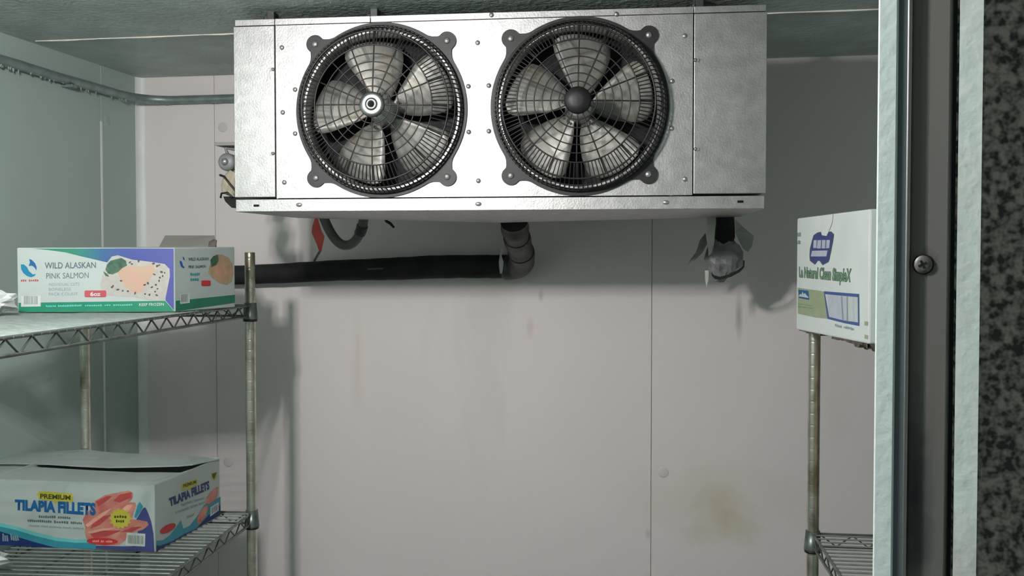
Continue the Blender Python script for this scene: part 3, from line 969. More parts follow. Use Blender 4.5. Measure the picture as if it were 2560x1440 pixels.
# conduit along the left wall and round the corner
zc = on_y(470, 249, YW - 0.018).z
rc_ = 0.0125
cp = []
for k in range(14):
    y = 0.75 + (YW - 0.13 - 0.75) * k / 13
    cp.append(Vector((LWX(y) + 0.018, y, zc + 0.0012 * math.sin(k * 2.1))))
c0 = Vector((LWX(YW) + 0.018 + 0.11, YW - 0.018 - 0.11, zc))
for k in range(1, 9):
    a = math.pi - math.pi / 2 * k / 8
    cp.append(c0 + Vector((0.11 * math.cos(a), 0.11 * math.sin(a), 0)))
for k in range(1, 7):
    cp.append(Vector((c0.x + 0.45 * k / 6, YW - 0.018, zc)))
co = empty('electrical_conduit', cp[8])
tag(co, 'grey metal conduit running under the ceiling and bending round the corner', 'conduit')
MB().tube([p - cp[8] for p in cp], rc_, 12).build('conduit_tube', M_emt, co)
dr = MB()
for i in range(150):
    t = rnd.uniform(3.5, len(cp) - 1.01)
    i0 = int(t); p = cp[i0].lerp(cp[i0 + 1], t - i0) - cp[8]
    ln = rnd.uniform(0.003, 0.011) * (1.0 if t < 14 else 0.35)
    r0 = rnd.uniform(0.0020, 0.0042)
    b0 = p + Vector((rnd.uniform(-.003, .003), rnd.uniform(-.003, .003), -rc_ + 0.002))
    dr.tube([b0, b0 + Vector((0, 0, -ln * 0.6)), b0 + Vector((0, 0, -ln))], [r0, r0 * 0.75, r0 * 0.15], 6)
d_ = dr.build('frost_beads', M_frost, co); d_['kind'] = 'stuff'
for y in (2.35, 1.45):
    MB().box((LWX(y) - 0.0 - cp[8].x, y - 0.012 - cp[8].y, zc - 0.020 - cp[8].z), (LWX(y) + 0.033 - cp[8].x, y + 0.012 - cp[8].y, zc - 0.0125 - cp[8].z)).build('strap', M_emt, co, 0.001)

# ------------------------------------------------------------------ wire shelving
slat_cache = {}


def shelf_unit(name, label, loc, rz, sx, W, L, levels, top, post_tops=None):
    """sx is the side (+1 or -1) the unit extends to from its far aisle-side post; it runs towards the camera (-y)."""
    root = empty(name, loc, rz)
    tag(root, label, 'shelving')
    corners = [(0, 0), (sx * W, 0), (0, -L), (sx * W, -L)]
    for ci, (x, y) in enumerate(corners):
        tz = top
        prof = [(0.006, 0.0), (0.0127, 0.004)]
        z = 0.06
        while z < tz - 0.01:
            prof += [(0.0127, z - 0.0030), (0.0127, z - 0.0012), (0.01252, z - 0.0004), (0.01252, z + 0.0004), (0.0127, z + 0.0012), (0.0127, z + 0.0030)]
            z += 0.0254
        prof += [(0.0127, tz - 0.001), (0.0120, tz)]
        po = MB().lathe(prof, 18, 'z', (x, y, 0)).build('post', M_post, root)
        MB().lathe([(0.0120, tz - 0.0005), (0.0105, tz - 0.0015), (0.0105, tz - 0.005), (0.0, tz - 0.005)], 18, 'z', (x, y, 0)).build('post_cap', M_slot, po)
    for (zt, wires) in levels:
        zb = zt - 0.0290
        fr_ = MB()
        e = 0.0155
        for z, r in ((zt - 0.003, 0.0031), (zb, 0.0031)):
            fr_.tube([(0, -e, z), (0, -L + e, z)], r, 8)
            fr_.tube([(sx * W, -e, z), (sx * W, -L + e, z)], r, 8)
            fr_.tube([(sx * e, 0, z), (sx * (W - e), 0, z)], r, 8)
            fr_.tube([(sx * e, -L, z), (sx * (W - e), -L, z)], r, 8)
        lv = fr_.build('wire_shelf', M_zinc, root)
        # zigzag truss wires on the four sides
        for (a, b) in (((0, -e), (0, -L + e)), ((sx * W, -e), (sx * W, -L + e)), ((sx * e, 0), (sx * (W - e), 0)), ((sx * e, -L), (sx * (W - e), -L))):
            a = Vector((a[0], a[1], 0)); b = Vector((b[0], b[1], 0))
            n_ = max(4, int((b - a).length / 0.0325)); n_ -= n_ % 2
            MB().tube([a.lerp(b, i / n_) + Vector((0, 0, zt - 0.005 if i % 2 == 0 else zb)) for i in range(n_ + 1)], 0.0019, 6).build('truss_wire', M_zinc, lv)
        # two long stiffeners under the deck
        for f_ in (0.33, 0.67):
            MB().tube([(sx * W * f_, 0, zt - 0.0075), (sx * W * f_, -L, zt - 0.0075)], 0.0030, 8).build('stiffener', M_zinc, lv)
        if wires:
            key = (round(W, 3), sx)
            if key not in slat_cache:
                slat_cache[key] = MB().tube([(-sx * 0.003, 0, -0.002), (sx * 0.004, 0, 0.0), (sx * (W - 0.004), 0, 0.0), (sx * (W + 0.003), 0, -0.002)], 0.0021, 6).mesh('deck_wire')
            k = int((L - 0.03) / 0.0235)
            for i in range(k + 1):
                o = obj('deck_wire', slat_cache[key], M_deck, lv); o.location = (0, -0.016 - (L - 0.032) * i / k, zt - 0.0021)
        for (x, y) in corners:
            MB().lathe([(0.0132, zt + 0.004), (0.0150, zt + 0.004), (0.0186, zb - 0.006), (0.0186, zb - 0.008), (0.0132, zb - 0.008)], 16, 'z', (x, y, 0)).build('corner_collar', M_zinc, lv)
            MB().lathe([(0.0130, zb - 0.0078), (0.0176, zb - 0.0078), (0.0172, zb - 0.0135), (0.0130, zb - 0.0135)], 16, 'z', (x, y, 0)).build('split_sleeve', M_black, lv)
    return root


PL = on_y(625, 700, 2.227)                       # far aisle-side post of the left unit
ZU = CAM.z - 0.106                                # its two decks
ZLo = CAM.z - 0.628
ztop = on_y(625, 631, 2.227).z
left = shelf_unit('shelving_unit', 'grey wire shelving unit along the left wall holding the fish cartons', (PL.x, 2.227, 0), math.radians(4.4), -1, 0.43, 1.22,
                  [(0.30, False), (ZLo, True), (ZU, True)], ztop)
PR = on_y(2034, 1100, 2.07)
ZR = on_y(2034, 1331, 2.07).z
right = shelf_unit('shelving_unit', 'grey wire shelving unit on the right, partly behind the door frame', (PR.x, 2.07, 0), math.radians(1.2), 1, 0.43, 1.22,
                   [(0.35, False), (ZR, True)], CAM.z - 0.1425)

ZU2 = ZU + 0.0006

# ------------------------------------------------------------------ printed cartons


class Face:
    """a flat carton face that print is laid on; print is traced onto the face's own plane"""

    def __init__(s, p0, n, owner_loc):
        s.p0, s.n, s.o = Vector(p0), Vector(n).normalized(), Vector(owner_loc)
        if s.n.dot(CAM - s.p0) < 0:
            s.n = -s.n

    def pt(s, px, py, lift=0.0004):
        return on_plane(px, py, s.p0, s.n) + s.n * lift - s.o


def decal(name, polys, m, parent, face, lift=0.0004, uvx=None):
    bm = bmesh.new()
    for poly in polys:
        vs = [bm.verts.new(face.pt(px, py, lift)) for px, py in poly]
        for tri in tessellate_polygon([[Vector((px, py, 0)) for px, py in poly]]):
            bm.faces.new([vs[i] for i in tri])
    bm.normal_update()
    for f in bm.faces:
        if f.normal.dot(face.n) < 0:
            f.normal_flip()
    me = bpy.data.meshes.new(name)
    bm.to_mesh(me); bm.free()
    if uvx:
        uv = me.uv_layers.new(name='print')
        flat = [p for poly in polys for p in poly]
        for lp in me.loops:
            px, py = flat[lp.vertex_index]
            uv.data[lp.index].uv = ((px - uvx[0]) / (uvx[1] - uvx[0]), 0)
    return obj(name, me, m, parent)


def text_mesh(body, bold=0.0, shear=0.0):
    cu = bpy.data.curves.new('lettering', 'FONT')
    cu.body = body; cu.resolution_u = 3; cu.offset = bold; cu.shear = shear
    to = bpy.data.objects.new('lettering', cu)
    COL.objects.link(to)
    bpy.context.view_layer.update()
    dg = bpy.context.evaluated_depsgraph_get()
    me = bpy.data.meshes.new_from_object(to.evaluated_get(dg))
    bpy.data.objects.remove(to)
    return me


def lettering(body, quad, m, parent, face, lift=0.0006, bold=0.0, name='lettering', shear=0.0):
    """text fitted to the quad bl, br, tr, tl (pixels of the photograph) on a face"""
    me = text_mesh(body, bold, shear)
    xs = [v.co.x for v in me.vertices]; ysv = [v.co.y for v in me.vertices]
    x0, x1, y0, y1 = min(xs), max(xs), min(ysv), max(ysv)
    Q = [face.pt(px, py, lift) for px, py in quad]
    for v in me.vertices:
        u = (v.co.x - x0) / (x1 - x0); w = (v.co.y - y0) / (y1 - y0)
        v.co = (Q[0] * (1 - u) + Q[1] * u) * (1 - w) + (Q[3] * (1 - u) + Q[2] * u) * w
    me.materials.clear()
    return obj(name, me, m, parent)


def greek(quad, words, rng):
    """little word-like dashes for lines of print too small to read: quad bl, br, tr, tl"""
    bl, br, tr, tl = [Vector((p[0], p[1])) for p in quad]
    n = sum(words) + len(words) - 1
    polys, k = [], 0
    P = lambda u, w: (bl.lerp(br, u)).lerp(tl.lerp(tr, u), w)
    for wd in words:
        for i in range(wd):
            u0, u1 = (k + 0.08) / n, (k + 0.80) / n
            w1 = rng.uniform(0.72, 1.0); w0 = rng.uniform(0.0, 0.18)
            polys.append([tuple(P(u0, w0)), tuple(P(u1, w0)), tuple(P(u1, w1)), tuple(P(u0, w1))])
            k += 1
        k += 1
    return polys


def ell(cx, cy, rx, ry, n=16, rot=0.0):
    c, s = math.cos(rot), math.sin(rot)
    return [(cx + rx * math.cos(2 * math.pi * i / n) * c - ry * math.sin(2 * math.pi * i / n) * s,
             cy + rx * math.cos(2 * math.pi * i / n) * s + ry * math.sin(2 * math.pi * i / n) * c) for i in range(n)]


def rrect(x0, y0, x1, y1, r, n=4):
    out = []
    for (cx, cy, a0) in ((x1 - r, y1 - r, 0), (x0 + r, y1 - r, 90), (x0 + r, y0 + r, 180), (x1 - r, y0 + r, 270)):
        for i in range(n + 1):
            a = math.radians(a0 + 90 * i / n)
            out.append((cx + r * math.cos(a), cy + r * math.sin(a)))
    return out


def bars(x0, y0, x1, y1, n, rng, skew=0.0):
    out = []
    for i in range(n):
        a = x0 + (x1 - x0) * (i + rng.uniform(0, .25)) / n
        b = a + (x1 - x0) / n * rng.uniform(0.3, 0.8)
        f = lambda x: skew * (x - x0)
        out.append([(a, y1 + f(a)), (b, y1 + f(b)), (b, y0 + f(b)), (a, y0 + f(a))])
    return out


# --- salmon carton on the upper shelf
fl_ = on_z(44, 781.5, ZU2); fr_p = on_z(437, 780, ZU2)
br_ = on_y(588, 700, 0)  # replaced below
dirx = (fr_p - fl_); dirx.z = 0
br_ = on_plane(588, 765, Vector((0, 0, ZU2)), Vector((0, 0, 1)))
d2 = at(588, 760, 2.19); br_ = Vector((d2.x, d2.y, ZU2))
bl_p = br_ - (fr_p - fl_) * 0.98 + Vector((0.01, 0.02, 0))
H1 = (on_plane(437, 620, fr_p, Vector((0, 1, 0))) - fr_p).z
H0 = (on_plane(42, 619, fl_, Vector((0, 1, 0))) - fl_).z
H2 = (on_plane(586, 617.5, br_, Vector((0, 1, 0))) - br_).z
print('SALMON', (fr_p - fl_).length, (br_ - fr_p).length, H0, H1, H2)
org = (fl_ + fr_p + br_ + bl_p) / 4
sal = empty('fish_carton', (org.x, org.y, ZU2))
tag(sal, 'white pink-salmon carton with green and purple print on the upper left shelf', 'carton')
org = Vector((org.x, org.y, ZU2))
H1 = (H0 + H1) / 2
top = [fl_ + Vector((0, 0, H1)), fr_p + Vector((0, 0, H1)), br_ + Vector((0, 0, H2)), bl_p + Vector((0, 0, H2))]
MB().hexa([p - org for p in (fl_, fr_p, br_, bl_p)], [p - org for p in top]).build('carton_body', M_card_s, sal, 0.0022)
fF = Face(fl_, (fr_p - fl_).cross(Vector((0, 0, 1))), org)
fS = Face(fr_p, (br_ - fr_p).cross(Vector((0, 0, 1))), org)
rg = random.Random(3)
decal('printed_band', [[(82, 621.5), (200, 621.5), (330, 621), (434, 621.5), (435, 776), (414, 751), (414, 745), (420, 715), (425, 690), (424, 672), (412, 660), (380, 655), (330, 649), (295, 638), (280, 641), (268, 656), (235, 648), (200, 640), (165, 631), (120, 625)]],
      I_grad, sal, fF, 0.0004, uvx=(82, 436))
decal('printed_stripe', [[(46.5, 757), (413, 752), (436, 778.5), (46.5, 780)]], I_green, sal, fF, 0.0004)
decal('printed_photo', [[(268, 656), (282, 641), (295, 638), (330, 649), (380, 655), (412, 660), (424, 672), (425, 690), (420, 715), (414, 745), (412, 751), (380, 752), (330, 742), (262, 738), (250, 715), (256, 690)]], I_plate, sal, fF, 0.0004)
decal('printed_fillet', [[(292, 678), (306, 670), (322, 665), (350, 666), (384, 662), (389, 676), (378, 694), (366, 712), (354, 730), (332, 732), (318, 720), (305, 703)]], I_fillet, sal, fF, 0.0006)
decal('printed_herbs', [[(268, 661), (276, 652), (290, 648), (304, 645), (315, 652), (318, 664), (306, 670), (296, 680), (282, 686), (270, 684), (264, 674)], [(258, 678), (270, 686), (273, 692), (264, 690)]], I_herb, sal, fF, 0.0007)
gr_ = [ell(px, py, rg.uniform(2, 4.5), rg.uniform(1.6, 2.8), 7, rg.uniform(0, 3)) for (px, py) in
       ((283, 715), (303, 702), (307, 727), (320, 728), (338, 733), (363, 735), (374, 737), (388, 729), (394, 722), (390, 712), (370, 708), (362, 712), (386, 686), (400, 694), (398, 702), (407, 690), (393, 665), (384, 659), (398, 663), (347, 652), (325, 656), (330, 660), (404, 680), (392, 738), (280, 718), (412, 682), (380, 718), (295, 724))]
decal('printed_grains', gr_, I_seed, sal, fF, 0.0008)
lettering('WILD ALASKAN', [(112, 672), (240, 670), (240, 655), (112, 656)], I_dark, sal, fF, bold=0.012)
lettering('PINK SALMON', [(116, 697), (222, 695), (222, 681), (116, 683)], I_dark, sal, fF, bold=-0.004)
lettering('INDIVIDUAL CUTS', [(122, 715), (199, 714), (199, 706.5), (122, 707.5)], I_mid, sal, fF)
lettering('BONELESS', [(122, 727), (177, 726.5), (177, 719), (122, 719.5)], I_mid, sal, fF)
lettering('PACK COUNT', [(122, 739), (195, 738.5), (195, 731), (122, 731.5)], I_mid, sal, fF)
decal('printed_badge', [rrect(211.5, 726, 266, 743, 4)], I_red, sal, fF, 0.0005)
lettering('6oz', [(226, 740.5), (252, 740), (252, 729), (226, 729.5)], I_white, sal, fF, 0.0008, bold=0.03)
decal('printed_logo', [[(52, 661), (60, 661), (68, 668), (73, 678), (82, 686), (90, 685), (86, 690), (78, 693), (68, 690), (59, 683), (53, 673)]], I_cyan, sal, fF, 0.0006)
decal('printed_logo', [[(73, 647), (80, 650), (88, 658), (92, 668), (91, 676), (86, 668), (80, 664), (72, 665), (75, 656)]], I_blue, sal, fF, 0.0006)
decal('small_print', greek([(52, 704), (97, 704), (97, 698), (52, 698)], [3, 5], rg), I_red, sal, fF, 0.0006)
decal('barcode_label', [[(53, 740), (102, 739), (102, 766), (53, 767)]], I_white, sal, fF, 0.0006)
decal('barcode', bars(60, 740, 96, 761, 14, rg), I_bar, sal, fF, 0.0008)
decal('small_print', greek([(115, 768), (205, 766), (205, 761), (115, 763)], [6, 14], rg) + greek([(212, 766), (332, 764), (332, 760), (212, 762)], [8, 3, 9], rg), I_aqua, sal, fF, 0.0007)
lettering('KEEP FROZEN', [(348, 765), (410, 764), (410, 757), (348, 758)], I_white, sal, fF, bold=0.01)
# its side
decal('printed_stripe', [[(439, 752), (587, 737), (587, 757), (439, 778)]], mat('ink_deep_green', srgb(28, 112, 84), 0.5, var=0.05, vscale=30), sal, fS, 0.0004)
decal('printed_photo', [[(525, 660), (530, 645), (540, 636), (556, 637), (572, 645), (581, 660), (583, 685), (578, 705), (566, 712), (550, 708), (530, 695), (520, 682)]], mat('print_cooked_fillet', srgb(176, 148, 118), 0.5, var=0.12, vscale=60), sal, fS, 0.0004)
decal('printed_fillet', [[(536, 668), (548, 660), (562, 662), (566, 680), (556, 700), (545, 700), (536, 685)]], mat('print_seared_fillet', srgb(196, 150, 124), 0.5, var=0.08, vscale=50), sal, fS, 0.0006)
decal('printed_herbs', [[(525, 650), (533, 640), (544, 637), (546, 650), (540, 662), (528, 668)]], I_herb, sal, fS, 0.0007)
lettering('WILD ALASKAN', [(470, 652), (521, 650.5), (521, 643), (470, 644)], I_dark, sal, fS, bold=0.02)
lettering('PINK SALMON', [(471, 671), (514, 669), (514, 662), (471, 663.5)], I_dark, sal, fS, bold=0.02)
decal('small_print', greek([(475, 690), (500, 689), (500, 681), (475, 682)], [5], rg) + greek([(475, 703), (497, 702), (497, 694), (475, 695)], [4], rg), I_sky, sal, fS, 0.0006)
decal('printed_badge', [rrect(503, 701, 526, 715, 3)], I_redd, sal, fS, 0.0005)
decal('printed_logo', [[(449, 651), (454, 654), (457, 664), (461, 668), (458, 671), (452, 666), (449, 658)], [(456, 641), (460, 644), (461, 652), (457, 648)]], I_blue, sal, fS, 0.0006)
decal('barcode', bars(452, 736, 469, 756, 8, rg, -0.08), I_bar, sal, fS, 0.0007)
decal('barcode_label', [[(450, 735), (474, 733), (474, 757), (450, 760)]], I_white, sal, fS, 0.0005)

# --- opened grey carton behind it
gz0 = ZU2
g1, g2 = on_y(397, 690, 2.10), on_y(538, 690, 2.11)
gp = [Vector((g1.x, 2.105, gz0)), Vector((g2.x, 2.115, gz0)), Vector((g2.x + 0.005, 2.19, gz0)), Vector((g1.x + 0.005, 2.18, gz0))]
gh = (on_y(460, 622, 2.11).z - gz0)
go = sum(gp, Vector()) / 4
gc = empty('grey_carton', go)
tag(gc, 'small grey cardboard carton with a raised lid behind the salmon carton', 'carton')
MB().hexa([p - go for p in gp], [p - go + Vector((0, 0, gh)) for p in gp]).build('carton_body', M_cardgrey, gc, 0.0015)
lv_ = [on_y(396, 620, 2.104), on_y(540, 619, 2.112), on_y(534, 590, 2.165), on_y(412, 590, 2.165)]
MB().hexa([p - go for p in lv_], [p - go + Vector((0, 0.004, 0.0015)) for p in lv_]).build('lid_flap', M_cardgrey, gc)
tq = [on_y(520, 618, 2.10), on_y(538, 617, 2.10), on_y(541, 601, 2.12), on_y(534, 598, 2.125), on_y(522, 604, 2.12)]
MB().add([p - go for p in tq] + [p - go + Vector((0, 0.004, 0)) for p in tq], [(0, 1, 2, 3, 4), (5, 6, 7, 8, 9)] + [(i, (i + 1) % 5, 5 + (i + 1) % 5, 5 + i) for i in range(5)]).build('torn_tab', M_torn, gc)

# --- tilapia carton on the lower shelf
ZL2 = ZLo + 0.0006
tfr = on_z(388, 1380, ZL2); tfl = on_z(0, 1361, ZL2)
tfl = tfr + (tfl - tfr) * 1.10
tbr = on_z(550, 1291, ZL2); tbl = tfl + (tbr - tfr) + Vector((0.0, 0.0, 0))
TH = (on_plane(388, 1213, tfr, Vector((0, 1, 0))) - tfr).z
print('TILAPIA', (tfr - tfl).length, (tbr - tfr).length, TH, tfl, tbl)
to_ = (tfl + tfr + tbr + tbl) / 4
to_.z = ZL2
til = empty('fish_carton', to_)
tag(til, 'open white tilapia-fillets carton with blue lettering on the lower left shelf', 'carton')
B = [tfl - to_, tfr - to_, tbr - to_, tbl - to_]
cen = sum(B, Vector()) / 4
T = [p + Vector((0, 0, TH)) for p in B]
ins = lambda p, z: Vector((p.x + (0.004 if p.x < cen.x else -0.004), p.y + (0.004 if p.y < cen.y else -0.004), z))
IB = [ins(p, 0.004) for p in B]; IT = [ins(p, TH) for p in B]
sb = MB()
V = B + T + IB + IT
sb.add(V, [(0, 1, 2, 3), (0, 1, 5, 4), (1, 2, 6, 5), (2, 3, 7, 6), (3, 0, 4, 7), (8, 9, 10, 11), (8, 9, 13, 12), (9, 10, 14, 13), (10, 11, 15, 14), (11, 8, 12, 15),
           (4, 5, 13, 12), (5, 6, 14, 13), (6, 7, 15, 14), (7, 4, 12, 15)])
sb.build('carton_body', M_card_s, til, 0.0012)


def sheet(name, top_pts_rows, m, parent, th=0.003):
    """a sheet through rows of points, with thickness"""
    rows = [[Vector(p) for p in r] for r in top_pts_rows]
    nr_, nc = len(rows), len(rows[0])
    vs = [p for r in rows for p in r]; k = len(vs)
    vs2 = [p - Vector((0, 0, th)) for p in vs]
    fs = []
    for i in range(nr_ - 1):
        for j in range(nc - 1):
            q = (i * nc + j, i * nc + j + 1, (i + 1) * nc + j + 1, (i + 1) * nc + j)
            fs.append(q); fs.append(tuple(k + t for t in q[::-1]))
    ed = [j for j in range(nc)] + [i * nc + nc - 1 for i in range(1, nr_)] + [(nr_ - 1) * nc + j for j in range(nc - 2, -1, -1)] + [i * nc for i in range(nr_ - 2, 0, -1)]
    for i in range(len(ed)):
        a, b = ed[i], ed[(i + 1) % len(ed)]
        fs.append((a, b, k + b, k + a))
    return MB().add(vs + vs2, fs).build(name, m, parent)


zt_ = ZL2 + TH
n_ = 10
front_edge = [tfl.lerp(tfr, i / (n_ - 1)) + Vector((0, 0, TH + 0.0005)) for i in range(n_)]
fe_px = [(-40, 1165), (40, 1166), (120, 1168.5), (200, 1174), (270, 1178), (340, 1180), (400, 1181), (450, 1181.5), (482, 1180), (506, 1168)]
ff_far = [on_y(px, py, tfr.y + 0.155) for px, py in fe_px]
for i, p in enumerate(ff_far):
    p.x = min(p.x, tbr.x - 0.006); p.z = min(p.z, zt_ + 0.0005) + 0.0007 * math.sin(i * 2.2)
sheet('front_flap', [[p - to_ for p in front_edge], [((a + b) / 2) - to_ for a, b in zip(front_edge, ff_far)], [p - to_ for p in ff_far]], M_card_s, til, 0.0022)
rf_px = [(-30, 1158), (50, 1158.5), (120, 1160), (200, 1165), (270, 1168), (340, 1167), (400, 1165.5), (450, 1164), (482, 1161), (546, 1147.5)]
rf = [on_y(px, py, tfr.y + 0.165 + (0.0 if i < 9 else 0.115)) for i, (px, py) in enumerate(rf_px)]
rb_px = [(60, 1132), (110, 1130), (170, 1126), (215, 1124), (270, 1130), (330, 1134), (390, 1133), (430, 1137), (470, 1139), (548, 1146)]
rb = [on_y(px, py, tbr.y + 0.005) for px, py in rb_px]
sheet('rear_flap', [[p - to_ for p in rf], [((a + b) / 2 + Vector((0, 0, 0.001))) - to_ for a, b in zip(rf, rb)], [p - to_ for p in rb]], M_card_s, til, 0.0022)
tF = Face(tfr, (tfr - tfl).cross(Vector((0, 0, 1))), to_)
tS = Face(tbr, (tbr - tfr).cross(Vector((0, 0, 1))), to_)
# print on the front
decal('printed_wave', [[(-30, 1312), (0, 1316), (40, 1325), (90, 1340), (140, 1352), (190, 1357), (240, 1356), (240, 1373), (190, 1371), (140, 1369), (90, 1356), (40, 1341), (0, 1328), (-30, 1324)]], I_sky, til, tF, 0.0004)
decal('printed_wave', [[(-30, 1304), (0, 1307), (40, 1316), (90, 1331), (140, 1343), (190, 1349), (240, 1346), (240, 1356), (190, 1357), (140, 1352), (90, 1340), (40, 1325), (0, 1316), (-30, 1312)]], I_aqua, til, tF, 0.0004)
decal('printed_field', [[(-30, 1324), (0, 1328), (40, 1341), (90, 1356), (140, 1369), (150, 1369.5), (-30, 1361.5)]], I_navy, til, tF, 0.0004)
decal('printed_field', [[(358, 1270), (364, 1268), (371, 1283), (378, 1303), (384, 1335), (386.5, 1379), (330, 1376), (240, 1371), (240, 1364), (330, 1366), (345, 1330), (340, 1300)]], I_purple, til, tF, 0.0005)
decal('printed_wave', [[(336, 1292), (344, 1262), (350, 1254), (358, 1266), (352, 1278), (340, 1296)]], I_sky, til, tF, 0.0005)
decal('small_print', greek([(6, 1353), (50, 1353), (45, 1336), (6, 1332)], [3, 4], rg), I_mid, til, tF, 0.0006)
lettering('PREMIUM', [(101, 1246), (177, 1250), (177, 1238), (101, 1234)], I_olive, til, tF, 0.0009, bold=0.03)
decal('printed_badge', [[(92, 1236), (97, 1229), (115, 1228), (150, 1231), (180, 1234), (184, 1245), (182, 1256), (150, 1255), (139, 1259), (130, 1252), (98, 1249)]], I_yellow, til, tF, 0.0005)
lettering('TILAPIA FILLETS', [(38, 1275), (240, 1289), (240, 1257), (38, 1248)], I_blue, til, tF, 0.0010, bold=0.055)
decal('small_print', greek([(97, 1295), (140, 1296), (140, 1289), (97, 1287)], [8], rg) + greek([(145, 1296.5), (177, 1298), (177, 1291), (145, 1289.5)], [6], rg)
      + greek([(69, 1305), (130, 1307), (130, 1300), (69, 1298)], [12], rg) + greek([(135, 1308), (172, 1309.5), (172, 1303), (135, 1301)], [6], rg) + greek([(177, 1310), (206, 1311), (206, 1305), (177, 1303)], [6], rg), I_dark, til, tF, 0.0006)
decal('small_print', greek([(72, 1316), (210, 1324), (210, 1319), (72, 1311)], [8, 5, 9, 6, 8], rg), I_mid, til, tF, 0.0006)
fish = [[(207, 1300), (214, 1285), (228, 1272), (236, 1262), (238, 1252), (262, 1238), (300, 1230), (322, 1226), (333, 1232), (331, 1246), (322, 1256), (338, 1256), (341, 1264), (334, 1282), (330, 1298), (350, 1300), (368, 1304), (372, 1312), (358, 1324),
         (330, 1332), (318, 1338), (314, 1350), (298, 1362), (262, 1364), (228, 1358), (216, 1345), (212, 1330), (214, 1318)]]
decal('printed_fillets', fish, I_fish, til, tF, 0.0006)
decal('printed_fillets', [[(240, 1254), (268, 1240), (282, 1240), (262, 1256), (246, 1266)], [(284, 1252), (300, 1236), (330, 1230), (328, 1244), (300, 1256)], [(232, 1310), (260, 1290), (280, 1286), (250, 1312), (226, 1322)], [(300, 1330), (330, 1318), (356, 1316), (330, 1330)], [(226, 1334), (262, 1326), (304, 1326), (270, 1340), (236, 1346)]], I_fishd, til, tF, 0.0008)
decal('printed_fillets', [[(214, 1312), (232, 1298), (258, 1280), (280, 1270), (262, 1288), (236, 1306), (220, 1318)], [(218, 1330), (250, 1322), (292, 1318), (264, 1328), (232, 1336)], [(300, 1276), (318, 1262), (332, 1262), (318, 1284)]], I_fishl, til, tF, 0.0008)
st_ = []
for i in range(28):
    a = 2 * math.pi * i / 28; r = 29 if i % 2 == 0 else 23
    st_.append((302 + r * math.cos(a), 1296 + r * 0.92 * math.sin(a)))
decal('printed_star', [st_], I_yellow, til, tF, 0.0010)
decal('small_print', greek([(286, 1295), (318, 1296), (318, 1288), (286, 1287)], [5], rg) + greek([(290, 1306), (312, 1307), (312, 1299), (290, 1298)], [4], rg), I_olive, til, tF, 0.0012)
decal('printed_badge', [ell(256, 1353, 39, 9, 24, 0.03)], I_redd, til, tF, 0.0010)
decal('small_print', greek([(232, 1355), (282, 1357), (282, 1351), (232, 1349)], [4, 2, 4], rg), I_fishl, til, tF, 0.0012)
decal('barcode_label', [[(318, 1331), (364, 1334), (363, 1366), (314, 1364)]], I_white, til, tF, 0.0011)
decal('barcode', bars(320, 1337, 360, 1358, 14, rg, 0.06), I_bar, til, tF, 0.0013)
# print on its side
lettering('TILAPIA FILLETS', [(424, 1267), (523, 1223), (522, 1201), (421, 1246)], I_navy, til, tS, 0.0008, bold=0.05)
decal('printed_badge', [[(452, 1217), (459, 1207), (490, 1197), (494, 1202), (491, 1212), (478, 1219), (474, 1226), (470, 1221), (455, 1227)]], I_yellow, til, tS, 0.0005)
lettering('PREMIUM', [(457, 1220), (490, 1208), (489, 1200), (457, 1211)], I_olive, til, tS, 0.0008, bold=0.03)
decal('printed_badge', [ell(535, 1190, 8, 10, 12)], I_yellow, til, tS, 0.0005)
decal('printed_leaf', [[(529, 1184), (542, 1180), (538, 1190), (535, 1198), (531, 1194)]], I_olive, til, tS, 0.0007)
decal('small_print', greek([(452, 1266), (511, 1247), (510, 1241), (452, 1259)], [8, 7], rg) + greek([(438, 1284), (512, 1258), (511, 1252), (438, 1278)], [11, 6, 5], rg) + greek([(466, 1297), (486, 1288), (486, 1281), (466, 1290)], [5], rg), I_mid, til, tS, 0.0006)
decal('printed_fillets', [[(513, 1260), (516, 1245), (526, 1230), (541, 1218), (545, 1217), (543, 1236), (536, 1252), (522, 1260)], [(492, 1300), (496, 1286), (508, 1268), (518, 1262), (520, 1270), (514, 1290), (500, 1310), (493, 1310)]], I_fish, til, tS, 0.0008)
decal('printed_wave', [[(390.5, 1352), (408, 1350), (424, 1338), (440, 1318), (452, 1300), (458, 1322), (474, 1314), (492, 1292), (510, 1262), (551, 1242), (551, 1262), (520, 1290), (490, 1322), (460, 1336), (430, 1354), (400, 1365), (390.5, 1364)]], I_sky, til, tS, 0.0004)
decal('printed_field', [[(390.5, 1363), (400, 1364), (430, 1353), (460, 1335), (490, 1321), (520, 1289), (551, 1261), (551, 1287), (480, 1328), (390.5, 1378)]], I_navy, til, tS, 0.0005)
decal('printed_badge', [ell(419, 1321, 22, 9, 20, -0.50)], I_redd, til, tS, 0.0008)
decal('barcode_label', [[(525, 1268), (546, 1255), (546, 1276), (524, 1292)]], I_white, til, tS, 0.0010)
decal('barcode', bars(528, 1270, 543, 1284, 8, rg, -0.6), I_bar, til, tS, 0.0012)

